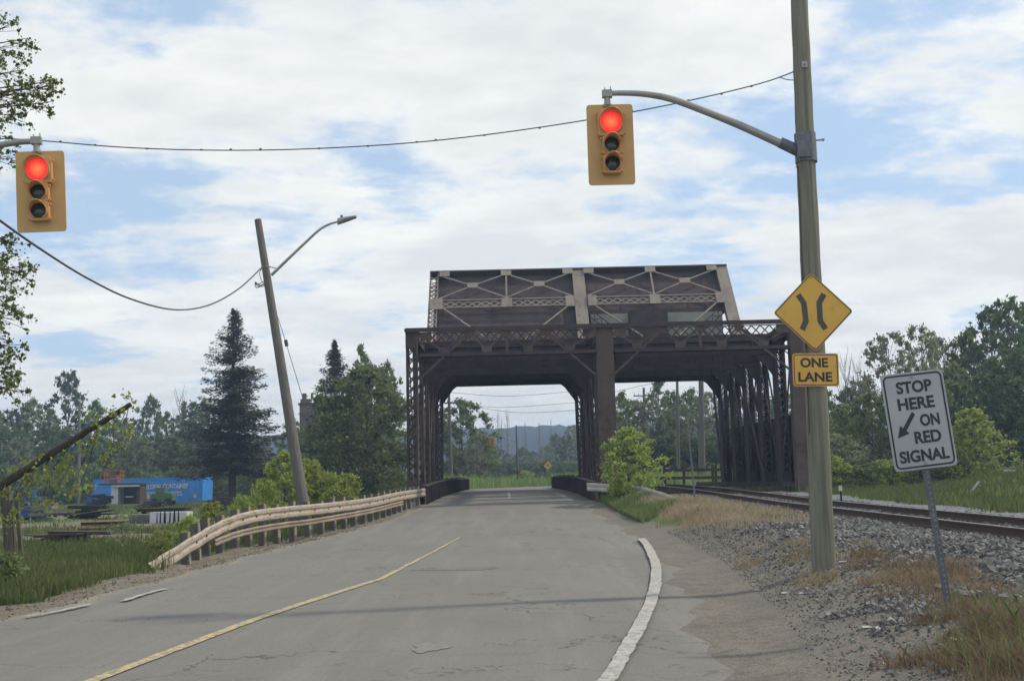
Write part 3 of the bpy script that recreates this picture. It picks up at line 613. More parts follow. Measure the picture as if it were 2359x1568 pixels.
    mb = MB(); mb.beam(P(XLf-.25, PZ1+.03, .02), P(XRg+.33, PZ1+.03, .02), .1, .62, nrm); B(mb, 'tower_top_beam')
    # counterweight mass: prism in yz along x
    def yzprism(mb, poly, x0, x1):
        n = len(poly); vv = [(x0, p[0], p[1]) for p in poly]+[(x1, p[0], p[1]) for p in poly]
        mb.add(vv, [tuple(range(n)), tuple(range(n, 2*n))[::-1]]+[(i, i+n, (i+1) % n+n, (i+1) % n) for i in range(n)])
    zc = ZT+.12; zc2 = zm-.62
    mb = MB(); yzprism(mb, [(Yz(zc)+.12, zc), (Yz(PZ1)+.12, PZ1-.03), (Yz(PZ1)+5.5, PZ1-.03), (Yz(zc)+8.5, zc)], XLf+.06, XMd-.2)
    for i in range(1, 8):
        x = XLf+.25+(XMd-.65-XLf)*i/8; mb.beam((x, Yz(zc)+.14, zc), (x, Yz(PZ1)+.14, PZ1-.2), .08, .12, nrm)
    B(mb, 'counterweight')
    mb = MB(); yzprism(mb, [(Yz(zc2)+.12, zc2), (Yz(PZ1)+.12, PZ1-.03), (Yz(PZ1)+5.5, PZ1-.03), (Yz(zc2)+7.5, zc2)], XMd+.2, XRg-.2)
    for i in range(1, 8):
        x = XMd+.4+(XRg-.76-XMd)*i/8; mb.beam((x, Yz(zc2)+.14, zc2), (x, Yz(PZ1)+.14, PZ1-.2), .08, .12, nrm)
    mb.span(6.9, 9.0, 60.6, 62, zc, zc2); B(mb, 'counterweight')
    mb = MB(); mb.span(XMd+.5, XRg-.5, 61.6, 62.1, ZT-.3, zc2-.02); B(mb, 'counterweight_block', 'concrete')
    mb = MB()
    for (x0, z0, x1, z1) in ((XMd+.6, zc2-.1, XMd+3.4, ZT+.1), (XRg-.7, zc2-.1, XRg-3.6, ZT+.1)):
        a = Vector((x0, 61.3, z0)); b = Vector((x1, 60.4, z1)); s_ = Vector((b.z-a.z, 0, a.x-b.x)).normalized()
        if s_.z < 0: s_ = -s_
        for k in (-1, 1): mb.beam(a+s_*k*.18, b+s_*k*.18, .05, .06, (0, 1, 0))
        lace(mb, a, b, s_, .36, .25, double=False, bw=.045)
    B(mb, 'laced_stay', 'steel_lace')
    # rear legs of the tower
    for x in (XLf, XMd, XRg):
        mb = MB()
        for s_ in (-1, 1): mb.beam((x+s_*.2, YE+.3, 1.2), (x+s_*.2, Yz(PZ1)+4.6, PZ1-.2), .05, .45, (0, 1, 0))
        B(mb, 'tower_leg')
    # decks, barriers
    mb = MB(); mb.span(XLf+.34, XMd-.34, 66, 84, .45, .93); B(mb, 'road_deck')
    mb = MB(); mb.span(XMd+.34, XRg-.34, 54, 84, .45, .88); mb.span(XMd+.34, XRg-.34, 49.2, 49.5, .5, 1.0); B(mb, 'rail_deck', 'tie')
    for s_, pts in ((-1, [(48, -3.75), (60, -3.45), (79, -3.05)]), (1, [(48, 3.62), (60, 3.4), (79, 3.05)])):
        mb = MB(); fl = MB(); rows = []
        for y in np.arange(48, 79.1, 1.0):
            x = interp(y, pts); zb = zr(y)-.05; zt_ = zr(y)+.72; rows.append((x, y, zb, zt_))
        for a, b in zip(rows, rows[1:]):
            mb.beam((a[0], a[1], (a[2]+a[3])/2), (b[0], b[1], (b[2]+b[3])/2), .06, a[3]-a[2])
            mb.beam((a[0]-s_*.0, a[1], a[3]+.04), (b[0], b[1], b[3]+.04), .3, .05)
            mb.beam((a[0]-s_*.13, a[1]+.1, a[2]), (a[0]-s_*.13, a[1]+.1, a[3]), .1, .12, (0, 1, 0))
        for i in range(0, 24): y = 48.2+i*1.25; x = interp(y, pts)+s_*.12; mb.box((x, y, zr(y)+.77), (.1, .16, .1+.04*(i % 3)))
        B(mb, 'side_girder')
    mb = MB(); mb.span(3.95, 5.0, 46.9, 47.5, .3, 1.15); B(mb, 'bearing_block')
    return root
bridge()

# ------------------------------------------------------------ guardrails
WPROF = [(.045, .175), (.055, .168), (.085, .13), (.085, .06), (.055, .016), (.055, -.016), (.085, -.06), (.085, -.13), (.055, -.168), (.045, -.175)]
def wbeam(pts, side, k=6, hs=1.0):
    """pts: top-edge points; side +1 faces right of travel"""
    P = smooth_path(pts, k); mb = MB(); rows = []
    for i, p in enumerate(P):
        d = P[min(i+1, len(P)-1)]-P[max(i-1, 0)]; d.normalize(); n = d.cross(Vector((0, 0, 1)))*side; n.normalize(); u = n.cross(d)*side; u.normalize()
        if u.z < 0: u = -u
        wob = .018*math.sin(i*1.9)+.014*math.sin(i*.57+1)
        rows.append([p-u*.155*hs+n*(a+wob)+u*c*hs for a, c in WPROF])
    mb.sheet(rows); mb.sheet([[q-Vector((side*.006, 0, 0)) for q in r_[::-1]] for r_ in rows]); mb.sm = [False]*len(mb.sm); return mb, P
def guard_left():
    top = [at(335, 1299, 23), at(435, 1240, 25.6), at(505, 1200, 28.2), at(570, 1179, 30), at(640, 1169, 32), at(740, 1160, 34.5), at(850, 1147, 38.5), at(920, 1133, 43), at(976, 1125, 47.9)]
    low = [at(488, 1243, 27.4), at(535, 1226, 28.7), at(582, 1214, 30.0), at(650, 1203, 31.8), at(715, 1195, 33.4), at(800, 1181, 36.1), at(870, 1167, 39.2), at(926, 1153, 43)]
    root = thing('guardrail', 'long tan double beam guardrail curving along the left road edge up to the bridge', 'guardrail', (top[0].x, top[0].y, 0))
    mb, P = wbeam(top, 1); mb.build('upper_beam', M['rail_beam'], root)
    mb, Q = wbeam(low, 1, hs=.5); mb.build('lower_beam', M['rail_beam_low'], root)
    n = 25
    L_ = [0]
    for a, b in zip(P, P[1:]): L_.append(L_[-1]+(b-a).length)
    bolts = MB()
    for i in range(n):
        s_ = L_[-1]*(.12+.86*i/(n-1)); j = max(k for k in range(len(L_)) if L_[k] <= s_); j = min(j, len(P)-2); t = (s_-L_[j])/(L_[j+1]-L_[j]); p = P[j].lerp(P[j+1], t); d = (P[j+1]-P[j]).normalized(); nn = Vector((d.y, -d.x, 0)).normalized()
        b0 = p-nn*.17; g = G(b0.x, b0.y)-.3; ang = math.atan2(d.y, d.x)
        lean = Vector((-.05+random.uniform(-.05, .03), random.uniform(-.03, .03), 0))
        base = Vector((b0.x, b0.y, g)); tp = Vector((b0.x, b0.y, p.z+.10+random.uniform(-.04, .04)))+lean
        pm = MB(); pm.beam(base, tp, .12, .17, nn)
        po = pm.build('post', M['post_wood'], root, bevel=0)
        fm = MB(); off = d*.0+nn*.0; sd = Vector((d.x, d.y, 0)).normalized()
        fm.beam(base+nn*.098, tp+nn*.098+Vector((0, 0, .015)), .13, .03, nn); fm.build('sunlit_edge_strip', M['post_sunlit'], po)  # pale strip paints sunlight onto the road-facing edge of the post
        for zz in (-.155,): bolts.box(p+nn*.06+Vector((0, 0, zz)), (.04, .04, .04))
    bolts.build('bolts', M['red_oxide'], root)
guard_left()
def guard_right():
    top = [at(1356, 1112, 47.4), at(1400, 1115, 46), at(1440, 1119, 44.7), at(1478, 1121, 43.6), at(1520, 1132, 42), at(1560, 1147, 40.8), at(1602, 1163, 39.8)]
    root = thing('guardrail', 'short pale guardrail end bent down into the grass between road and railway', 'guardrail', (top[0].x, top[0].y, .5))
    mb, P = wbeam(top, 1); mb.build('beam', M['rail_beam_white'], root)
    for i, f in enumerate((.06, .3, .52)):
        p = P[int(f*(len(P)-1))]; pm = MB(); pm.beam((p.x+.12, p.y+.1, G(p.x, p.y)-.3), (p.x+.12, p.y+.1, p.z+.05), .15, .18, (0, 1, 0)); pm.build('post', M['post_wood'], root)
guard_right()
# concrete block under the guardrail end
mb = MB(); c = at(943, 1166, 46.4); mb.box((c.x, c.y, c.z), (.5, .35, .36)); o = mb.build('concrete_block', M['concrete'], org=(c.x, c.y, c.z-.18), bevel=.02); tag(o, 'small pale concrete block under the bridge end of the left guardrail', 'block')

# ------------------------------------------------------------ signal pole, signals, signs
def bolt(mb, p, s_=.02): mb.box(p, (s_, s_, s_))
PY = 15.0
pb, pt = at(1896, 1275, PY), at(1841, 0, PY); ptop = pb+(pt-pb)*1.12
pole = thing('utility_pole', 'tall weathered wooden pole right of the road holding the signal arm and yellow signs', 'utility pole', (pb.x, pb.y, pb.z))
def pole_r(t): return .158-.045*t
mb = MB(); K = 26; mb.tube([pb.lerp(ptop, i/K)-Vector((0, 0, .35 if i == 0 else 0))+Vector((random.uniform(-.004, .004), 0, 0)) for i in range(K+1)], [pole_r(i/K) for i in range(K+1)], 24); mb.build('shaft', M['pole_wood'], pole)
def on_pole(py):
    lo, hi = 0., 1.
    for _ in range(40):
        m_ = (lo+hi)/2; p = pb.lerp(ptop, m_)
        q = CAMROT.transposed() @ (p-EYE); yy = CY+F*q.y/q.z
        if yy > py: lo = m_
        else: hi = m_
    return pb.lerp(ptop, lo), lo
arm_pts = [at(1845, 350, PY), at(1800, 332, PY-.05), at(1700, 287, PY-.1), at(1600, 247, PY-.1), at(1545, 228, PY-.1), at(1500, 219, PY-.1), at(1455, 215, PY-.1), at(1408, 215, PY-.1)]
mb = MB(); P_ = smooth_path(arm_pts, 6); mb.tube(P_, [.062-.024*i/(len(P_)-1) for i in range(len(P_))], 14); arm = mb.build('signal_arm', M['galv'], pole)
mb = MB(); mb.tube([at(1850, 353, PY-.02), at(1797, 328, PY-.05)], [.085, .078], 14); c, t = on_pole(340)
mb.tube([c+Vector((0, -.0, -.22)), c+Vector((0, 0, .2))], [.151, .149], 24); mb.box(c+Vector((-.06, -.15, 0)), (.2, .04, .36)); mb.build('arm_bracket', M['galv_dark'], arm)
mb = MB(); mb.tube([c+Vector((.1, 0, .1)), c+Vector((.24, -.02, .1))], .012, 6); mb.box(c+Vector((.25, -.02, .1)), (.03, .03, .03)); c2, _ = on_pole(157); mb.box(c2+Vector((0, -.13, 0)), (.08, .03, .09)); mb.box(c2+Vector((0, -.15, 0)), (.02, .03, .02)); mb.build('pole_hardware', M['galv'], pole)
mb = MB(); c3, _ = on_pole(390); mb.tube(smooth_path([c+Vector((-.15, -.1, -.2)), c+Vector((-.17, -.1, -.32)), c3+Vector((-.14, -.08, .0))]+[on_pole(y)[0]+Vector((-.135, -.07, 0)) for y in (450, 560, 700, 850, 1000)], 4), .007, 5); mb.build('control_cable', M['cable'], pole)

def make_signal(label):
    t = thing('traffic_signal', label, 'traffic light', (0, 0, 0), local=True, group='red traffic signals over the road')
    mb = MB(); mb.prism(rrect(.65, 1.16, .045, 5), 0, .014); 
    bp = mb.build('backplate', M['signal'], t)
    rim = MB()
    for i in range(2): rim.box((-.318+.636*i, .02, 0), (.012, .03, 1.06))
    rim.build('backplate_edge', M['signal_dark'], bp)
    for (z, w, h, r_, lens) in ((.275, .355, .37, .15, 'lens_red'), (-.042, .255, .265, .103, 'lens_dark'), (-.31, .255, .265, .103, 'lens_dark')):
        hb = MB(); hb.prism(rrect(w, h, .03, 4, 0, z), -.13, -.002); 
        for s_ in (-1, 1):
            for q in (-1, 1): hb.box((s_*(w/2+.012), -.09, z+q*h*.38), (.03, .04, .035))
        ho = hb.build('housing', M['signal_dark'], t, bevel=.006)
        n = 32; lb = MB(); rings = []
        for k in range(5):
            rr = r_*(1-k/4*.999); rings.append([(rr*math.cos(2*math.pi*i/n), -.135-.03*math.sin(k/4*math.pi/2), z+rr*math.sin(2*math.pi*i/n)) for i in range(n+1)])
        lb.sheet(rings); lb.build('lens', M[lens], ho)
        vb = MB(); rows_o = []; rows_i = []; R0 = r_+.012
        for i in range(n+1):
            a = R(-62)+R(304)*i/n; dep = .19*(.35+.65*max(0, math.sin(a)) if math.sin(a) > 0 else max(.12, .35+.3*math.sin(a)))+.02
            ca, sa = math.cos(a), math.sin(a)
            rows_o.append([(ca*R0, -.128, z+sa*R0), (ca*(R0+.004), -.128-dep, z+sa*(R0+.004)), (ca*(R0-.01), -.128-dep, z+sa*(R0-.01)), (ca*(R0-.01), -.128, z+sa*(R0-.01))])
        vb.sheet(rows_o); vb.build('visor', M['signal_dark'], ho)
    mb = MB(); mb.tube([(-.03, -.03, .56), (-.03, -.03, .70)], .045, 10); mb.box((-.03, -.04, .72), (.14, .09, .1)); mb.tube([(-.06, -.06, .76), (-.06, -.06, .81)], .008, 6); mb.tube([(.02, -.04, .76), (.02, -.04, .83)], .008, 6); mb.box((-.03, .0, .56), (.12, .1, .03))
    mb.build('hanger', M['galv'], t); return t
sg = make_signal('yellow traffic signal showing red, hanging from the arm of the right wooden pole')
sg.location = at(1407, 333, PY-.1); sg.rotation_euler = (0, 0, 0)
sg2 = copy_tree(sg); sg2.location = at(94, 441, 15.0); sg2.rotation_euler = (0, R(-3.2), R(9)); sg2['label'] = 'yellow traffic signal showing red near the left edge, beside the birch leaves'
# left mast beyond the frame with its arm
lp = thing('signal_pole', 'wooden signal pole with curved grey arm at the left edge of the view', 'signal pole', (-10.6, 15.2, G(-10.6, 15.2)))
mb = MB(); mb.tube([(-10.6, 15.2, G(-10.6, 15.2)-.3), (-10.7, 15.2, 8.9)], [.16, .11], 18); mb.build('shaft', M['pole_wood'], lp)
mb = MB(); ap = [Vector((-10.62, 15.2, 5.0)), Vector((-9.2, 15.1, 5.65)), at(-160, 360, 15), at(-60, 342, 15), at(0, 334, 15), at(50, 327, 15), at(90, 326, 15)]; P_ = smooth_path(ap, 6); mb.tube(P_, [.055-.015*i/(len(P_)-1) for i in range(len(P_))], 12); mb.build('signal_arm', M['galv'], lp)

def wire(name, pts, r_, label, m_='cable', bumps=0, cat='cable', k=8):
    P_ = smooth_path(pts, k); mb = MB(); mb.tube(P_, r_, 6)
    for i in range(bumps):
        p = P_[int((i+random.uniform(.1, .9))/bumps*(len(P_)-1))]; mb.box(p+Vector((0, 0, random.uniform(-.01, .015))), (.03, .018, .022))
    o = mb.build(name, M[m_], org=pts[0]); return tag(o, label, cat)
wire('overhead_cable', [at(-200, 318, 15.2), at(10, 320, 15.2), at(105, 325, 15.2), at(260, 338, 15.2), at(420, 345, 15.3), at(600, 346, 15.4), at(780, 340, 15.4), at(960, 328, 15.4), at(1140, 308, 15.3), at(1350, 277, 15.3), at(1560, 238, 15.2), at(1750, 193, 15.1), at(1843, 160, 15.1)], .0085, 'thin overhead cable strung across the road between the two signal poles', bumps=22)
wire('overhead_cable', [at(-100, 430, 15), at(0, 508, 18), at(100, 578, 20.5), at(200, 640, 23.5), at(300, 688, 26.5), at(400, 713, 29.5), at(480, 703, 32), at(550, 665, 34.2), at(606, 613, 36)], .022, 'thick twisted cable sagging from the left edge to the leaning lamp pole', bumps=0)
wire('overhead_cable', [at(1795, 178, 15), at(1815, 184, 15), at(1838, 185, 15)], .006, 'short tie cable beside the right wooden pole below the long overhead cable', k=4)

def edge_ring(mb, w, h, r_, t, y, n=5):
    a = rrect(w, h, r_, n); b = rrect(w-2*t, h-2*t, max(r_-t, .004), n); m_ = len(a)
    vv = [(p[0], y, p[1]) for p in a]+[(p[0], y, p[1]) for p in b]+[(p[0], y+.0015, p[1]) for p in a]+[(p[0], y+.0015, p[1]) for p in b]
    mb.add(vv, [(i, (i+1) % m_, m_+(i+1) % m_, m_+i) for i in range(m_)])
# diamond sign
cD, _ = on_pole(718); cD = at(1873.5, 718.5, PY-.17)
dia = thing('warning_sign', 'yellow diamond warning sign with two bent black bars on the right wooden pole', 'road sign', cD, (0, 0, 0), local=True)
def rot45(poly, a=45): ca, sa = math.cos(R(a)), math.sin(R(a)); return [(p[0]*ca-p[1]*sa, p[0]*sa+p[1]*ca) for p in poly]
S = .775
mb = MB(); mb.prism(rot45(rrect(S, S, .04, 5)), 0, .004); face = mb.build('sign_face', M['sign_yellow'], dia)
mb = MB(); a = rot45(rrect(S-.018, S-.018, .036, 5)); b = rot45(rrect(S-.046, S-.046, .026, 5)); n = len(a)
mb.add([(p[0], -.0022, p[1]) for p in a]+[(p[0], -.0022, p[1]) for p in b], [(i, (i+1) % n, n+(i+1) % n, n+i) for i in range(n)]); mb.build('sign_border', M['sign_dark2'], face)
u = 1.06/182
def bar(pts, w):
    mb = MB(); Lh = []
    for i, (x, y) in enumerate(pts):
        a = Vector(pts[max(0, i-1)]); b_ = Vector(pts[min(len(pts)-1, i+1)]); d1 = (Vector(pts[i])-a); d2 = (b_-Vector(pts[i]))
        d1 = d1.normalized() if d1.length > 0 else d2.normalized(); d2 = d2.normalized() if d2.length > 0 else d1
        nn = Vector((-(d1.y+d2.y), d1.x+d2.x)); nn.normalize(); k = w/2/max(.5, nn.dot(Vector((-d1.y, d1.x)))); Lh.append((Vector((x, y))+nn*k, Vector((x, y))-nn*k))
    mb.sheet([[(a.x, -.0035, a.y), (b_.x, -.0035, b_.y)] for a, b_ in Lh]); mb.sm = [False]*len(mb.sm); mb.build('bent_bar_symbol', M['sign_dark2'], face)
bar([(-.195, .245), (-.122, .125), (-.108, -.125), (-.165, -.24)], .077)
bar([(.16, .245), (.088, .125), (.088, -.125), (.155, -.24)], .077)
mb = MB(); bolt(mb, (0, -.006, -.495), .025); bolt(mb, (0, -.006, .49), .025); mb.build('bolts', M['galv'], dia)
cO = at(1879.5, 851.5, PY-.17)
one = thing('lane_sign', 'yellow plate reading ONE LANE on the right wooden pole under the diamond', 'road sign', cO, (0, R(1.2), 0), local=True)
mb = MB(); mb.prism(rrect(.625, .45, .04, 5), 0, .004); face = mb.build('sign_face', M['sign_yellow'], one)
mb = MB(); edge_ring(mb, .595, .42, .035, .011, -.0025); mb.build('sign_border', M['sign_black'], face)
text_part('ONE', .13, M['sign_black'], face, -.02, .04, -.002, width=.375, bold=.004); text_part('LANE', .13, M['sign_black'], face, -.012, -.155, -.002, width=.46, bold=.004)
mb = MB(); bolt(mb, (0, -.006, .205)); bolt(mb, (0, -.006, -.205)); mb.build('bolts', M['galv'], one)
# stop here on red signal
YS = 10.2
cS = at(2116.5, 967, YS); sb = at(2190, 1392, YS+.05)
st = thing('stop_here_sign', 'leaning white sign reading STOP HERE ON RED SIGNAL with arrow on grey post', 'road sign', cS, (0, R(-5.4), R(3)), local=True)
mb = MB(); mb.prism(rrect(.6, .9, .04, 5), 0, .004); face = mb.build('sign_face', M['sign_white'], st)
mb = MB(); edge_ring(mb, .565, .865, .05, .016, -.0025, 6); mb.build('sign_border', M['sign_black'], face)
for tx, x, z, w in (('STOP', .005, .262, .35), ('HERE', 0, .108, .36), ('ON', .105, -.055, .19), ('RED', .06, -.21, .26), ('SIGNAL', 0, -.375, .485)):
    text_part(tx, .112, M['sign_black'], face, x, z, -.002, width=w*.97, bold=.0035)
mb = MB()
ang = Vector((-.72, -.70)).normalized(); pr = Vector((-ang.y, ang.x)); tipp = Vector((-.222, -.145)); tail = Vector((-.04, .07)); hb = tipp-ang*.105
poly = [tail+pr*.019, hb+pr*.019, hb+pr*.056, tipp, hb-pr*.056, hb-pr*.019, tail-pr*.019]
mb.add([(p.x, -.0035, p.y) for p in poly], [tuple(range(7))]); mb.build('arrow', M['sign_black'], face)
mb = MB(); bolt(mb, (0, -.006, .40), .018); bolt(mb, (0, -.006, -.40), .018); mb.build('bolts', M['galv'], st)
inv = (Matrix.Translation(cS) @ Matrix.Rotation(R(3), 4, 'Z') @ Matrix.Rotation(R(-5.4), 4, 'Y')).inverted(); lb = inv @ (sb-Vector((0, 0, .1)))
mb = MB(); q0 = Vector((.0, .03, .42)); q1 = Vector((lb.x, lb.y+.03, lb.z))
d = (q1-q0).normalized()
for (w, dd, yo) in ((.058, .006, -.012), (.018, .03, .0)):
    mb.beam(q0+Vector((0, yo, 0)), q1+Vector((0, yo, 0)), w, dd, (0, 1, 0))
for s_ in (-1, 1): mb.beam(q0+Vector((s_*.026, 0, 0)), q1+Vector((s_*.026, 0, 0)), .006, .03, (0, 1, 0))
mb.build('post', M['galv_dark'], st)
mb = MB(); L_ = (q1-q0).length; i = .5
while i < L_: mb.box(q0+d*i+Vector((0, -.0165, 0)), (.013, .004, .013)); i += .05
mb.build('post_holes', M['galv'], st)

# leaning lamp pole
YP = 36
a, b = at(712, 1158, YP), at(594, 506, YP+.5); a.z = G(a.x, a.y)-.2
lamp = thing('street_lamp', 'leaning grey wooden lamp pole with curved lamp arm behind the left guardrail', 'street lamp', (a.x, a.y, a.z+.2))
mb = MB(); mb.tube([a.lerp(b, i/12) for i in range(13)], [.2-.085*i/12 for i in range(13)], 16); mb.build('pole', M['pole_grey'], lamp)
arm_p = [at(625, 634, YP), at(660, 600, YP), at(700, 562, YP), at(735, 530, YP), at(760, 516, YP), at(782, 510, YP)]
mb = MB(); P_ = smooth_path(arm_p, 6); mb.tube(P_, [.05-.018*i/(len(P_)-1) for i in range(len(P_))], 10); mb.tube([at(612, 612, YP), at(636, 618, YP)], .02, 6); mb.build('lamp_arm', M['galv'], lamp)
h0, h1 = at(778, 511, YP), at(821, 500, YP); mb = MB(); rows = []
for i in range(8):
    t = i/7; p = h0.lerp(h1, t); w = .09+.09*math.sin(t*math.pi*.8+.3); hh = .10*(1-.75*t)+.02
    rows.append([p+Vector((0, w*math.cos(x), hh*math.sin(x)+.01)) for x in [2*math.pi*k/12 for k in range(13)]])
mb.sheet(rows); mb.add(rows[0][:12], [tuple(range(12))]); mb.add(rows[-1][:12], [tuple(range(12))[::-1]])
lh = mb.build('lamp_head', M['galv'], lamp); mb = MB(); q = at(787, 497, YP); mb.tube([q-Vector((0, 0, .12)), q+Vector((0, 0, .02))], .045, 10); mb.build('photocell', M['galv_dark'], lh)
mb = MB(); cc = at(598, 658, YP-.1)
for k in range(3): mb.tube([cc+Vector((.15*math.cos(x), .15*math.sin(x)*.8, .05*math.sin(x*2+k)+.04*k)) for x in [2*math.pi*i/18 for i in range(19)]], .014, 5)
mb.tube(smooth_path([at(606, 613, YP), at(598, 630, YP), at(605, 652, YP-.1)], 4), .012, 5); mb.build('cable_coil', M['cable'], lamp)
mb = MB(); mb.tube([at(640, 730, YP), at(659, 790, YP), at(700, 925, YP+.5)], .011, 5, False); mb.tube([at(658, 783, YP), at(661, 797, YP)], .06, 8); mb.build('guy_wire', M['cable'], lamp)

# ------------------------------------------------------------ far road furniture and poles
def ground_at(px, Y): x = at(px, 1110, Y).x; return Vector((x, Y, G(x, Y)))
def simple_pole(name, px, topy, Y, r_, label, m_='pole_grey', arms=(), topx=None, cat='utility pole', group=None):
    g = ground_at(px, Y); t = at(topx if topx is not None else px, topy, Y)
    root = thing(name, label, cat, g, group=group); mb = MB(); mb.tube([g-Vector((0, 0, .2)), t], [r_, r_*.7], 10); mb.build('shaft', M[m_], root)
    for (y, w) in arms:
        c = at(px, y, Y-.1); am = MB(); am.beam(c-Vector((w/2, 0, 0)), c+Vector((w/2, 0, 0)), .1, .12)
        ao = am.build('crossarm', M[m_], root); im = MB()
        for k in (-1, -.6, .6, 1): im.tube([c+Vector((k*w/2*.93, 0, .06)), c+Vector((k*w/2*.93, 0, .26))], .035, 6)
        im.build('insulators', M['galv_dark'], ao)
    return root
fp = simple_pole('signal_pole', 1194, 979, 126, .13, 'distant grey pole with signal arm seen through the road bay of the bridge', topx=1189, cat='signal pole')
mb = MB(); mb.tube(smooth_path([at(1191, 1018, 126), at(1165, 1008, 126), at(1140, 1001, 126)], 4), .05, 6); mb.build('signal_arm', M['galv'], fp)
ft = copy_tree(sg); ft.location = at(1134, 1016, 126); ft.rotation_euler = (0, 0, R(12)); ft['label'] = 'tiny distant yellow traffic signal hanging beyond the bridge road bay'; del ft['group']
for ch in ft.children_recursive:
    if ch.name.startswith('lens'): ch.data = ch.data.copy(); ch.data.materials[0] = M['signal_dark']
mb = MB(); g = ground_at(1194, 125.6)
for i in range(5):
    mb.box(g+Vector((0, 0, .45+i*.3)), (.34-.05*(i % 2), .05, .28))
tag(mb.build('hazard_board', M['red_oxide'], org=g), 'orange brown hazard board at the foot of the distant signal pole', 'hazard board')
g = ground_at(1262, 150)
fs = thing('warning_sign', 'small distant orange diamond sign beyond the bridge on the right of the road', 'road sign', g)
mb = MB(); c = at(1262, 1072, 150); mb.tube([g, c], .04, 6); mb.build('post', M['galv'], fs)
mb = MB(); mb.prism([(c.x+p[0], c.z+p[1]) for p in rot45(rrect(.82, .82, .03))], c.y-.08, c.y-.06); f_ = mb.build('sign_face', M['sign_yellow'], fs)
mb = MB(); mb.box((c.x-.02, c.y-.1, c.z), (.38, .02, .1)); mb.box((c.x-.05, c.y-.1, c.z+.1), (.1, .02, .22)); mb.build('symbol', M['sign_dark2'], f_)
simple_pole('utility_pole', 1040, 905, 95, .17, 'grey utility pole seen just inside the left edge of the road bay', topx=1034, arms=((928, 1.2),))
simple_pole('utility_pole', 1563, 878, 96, .17, 'tall pale pole in the middle of the railway bay opening', 'pole_grey', topx=1560)
simple_pole('utility_pole', 1617, 872, 92, .3, 'thick brown pole with low crossarm near the right of the railway bay opening', 'pole_grey', topx=1615, arms=((977, 3.2),))
simple_pole('utility_pole', 1487, 893, 120, .19, 'thin utility pole with crossarm left of the pale pole in the railway bay', 'pole_grey', topx=1483, arms=((911, 2.6),))
simple_pole('marker_post', 1600, 975, 40, .035, 'thin grey metal marker post standing before the railway bay', 'galv_dark', topx=1584, cat='post')
simple_pole('utility_pole', 183, 925, 118, .16, 'pale slender pole beside the blue container among the left trees', 'bark_dead')
sp_ = simple_pole('marker_post', 1936, 1122, 33, .035, 'short black and white track marker post right of the wooden pole', 'black', cat='post')
mb = MB(); c = at(1936, 1124, 33); mb.box(c, (.09, .06, .16)); mb.build('post_cap', M['white_paint'], sp_)
for i, (pts, lab) in enumerate((([(1030, 903), (1170, 912), (1330, 900)], 'topmost thin distant wire crossing the road bay opening'), ([(1030, 925), (1150, 938), (1335, 926)], 'middle thin distant wire crossing the road bay opening'), ([(1100, 938), (1200, 950), (1335, 944)], 'lower thin distant wire crossing the road bay opening'), ([(1405, 905), (1483, 887), (1560, 872)], 'upper thin wire in the railway bay opening'), ([(1405, 960), (1483, 912), (1560, 905)], 'lower thin wire in the railway bay opening'))):
    wire('distant_wire', [at(x, y, 118) for x, y in pts], .022, lab, cat='wire')
# timber railing beyond the bridge
g0 = ground_at(1512, 78); fr = thing('railing', 'dark timber railing at the far end of the railway bay', 'railing', g0)
for px in (1532, 1576, 1643, 1650):
    p = ground_at(px, 78); mb = MB(); mb.box((p.x, 78, 1.65), (.16, .16, 1.5)); mb.build('post', M['tie'], fr)
for y, x0, x1 in ((1083, 1515, 1662), (1101, 1508, 1662)):
    a, b = at(x0, y, 77.85), at(x1, y-2, 77.85); mb = MB(); mb.beam(a, b, .1, .2, (0, 0, 1)); mb.build('rail', M['tie'], fr)

# ------------------------------------------------------------ building behind the trees
c0, c1 = at(690, 933, 150), at(752, 933, 150); zt = c0.z
bd = thing('brick_building', 'distant brown brick building with flat roof and chimney behind the trees', 'building', (c0.x, 150, .5))
mb = MB(); mb.span(c0.x, c1.x+5, 150, 160, 0, zt); w_ = mb.build('wall', M['brick'], bd)
mb = MB(); mb.span(c0.x-.15, c1.x+5.15, 149.85, 160.1, zt+.003, zt+.3); rf = mb.build('roof', M['brown_board'], bd)
mb = MB(); mb.span(c0.x+.0, c0.x+1.3, 150.6, 152, zt+.3, zt+.9); mb.span(c0.x+.2, c0.x+.7, 150.9, 151.5, zt+.9, zt+1.7); mb.build('chimney', M['brick'], rf)
for i in range(3):
    mb = MB(); mb.span(c0.x+1+i*2.2, c0.x+2+i*2.2, 149.95, 149.99, 3.2, 4.6); mb.build('window', M['glass'], bd)

# ------------------------------------------------------------ yard things on the left
YC = 126
ca, cb = at(213, 1155, YC+3), at(466, 1153, YC); za = G((ca.x+cb.x)/2, YC)+.05; ct = at(466, 1097, YC).z
Lc = math.hypot(cb.x-ca.x, 3); ang = math.atan2(-3, cb.x-ca.x); hC = ct-za
cont = thing('shipping_container', 'long blue shipping container with white GLOBAL CONTAINER lettering in the yard', 'container', (ca.x, YC+3, za), (0, 0, ang), local=True)
mb = MB(); rows = []; n = 90
for i in range(n+1):
    x = Lc*i/n; y = 0.035*(1 if (i % 4) in (1, 2) else 0); rows.append([(x, y+.04, .15), (x, y+.04, hC-.12)])
mb.sheet(rows); mb.sm = [False]*len(mb.sm); mb.span(0, Lc, .09, 2.43, .12, hC-.05); mb.build('body', M['container'], cont)
mb = MB(); mb.span(0, Lc, 0, .12, hC-.12, hC); mb.span(0, Lc, 0, .12, 0, .15); mb.span(-.02, .12, -.01, .14, .0, hC+.004); mb.span(Lc-.12, Lc+.02, -.01, .14, .0, hC+.004); mb.build('frame', M['container'], cont)
kx = Lc/(466-213)
def cx_(px): return (px-213)*kx
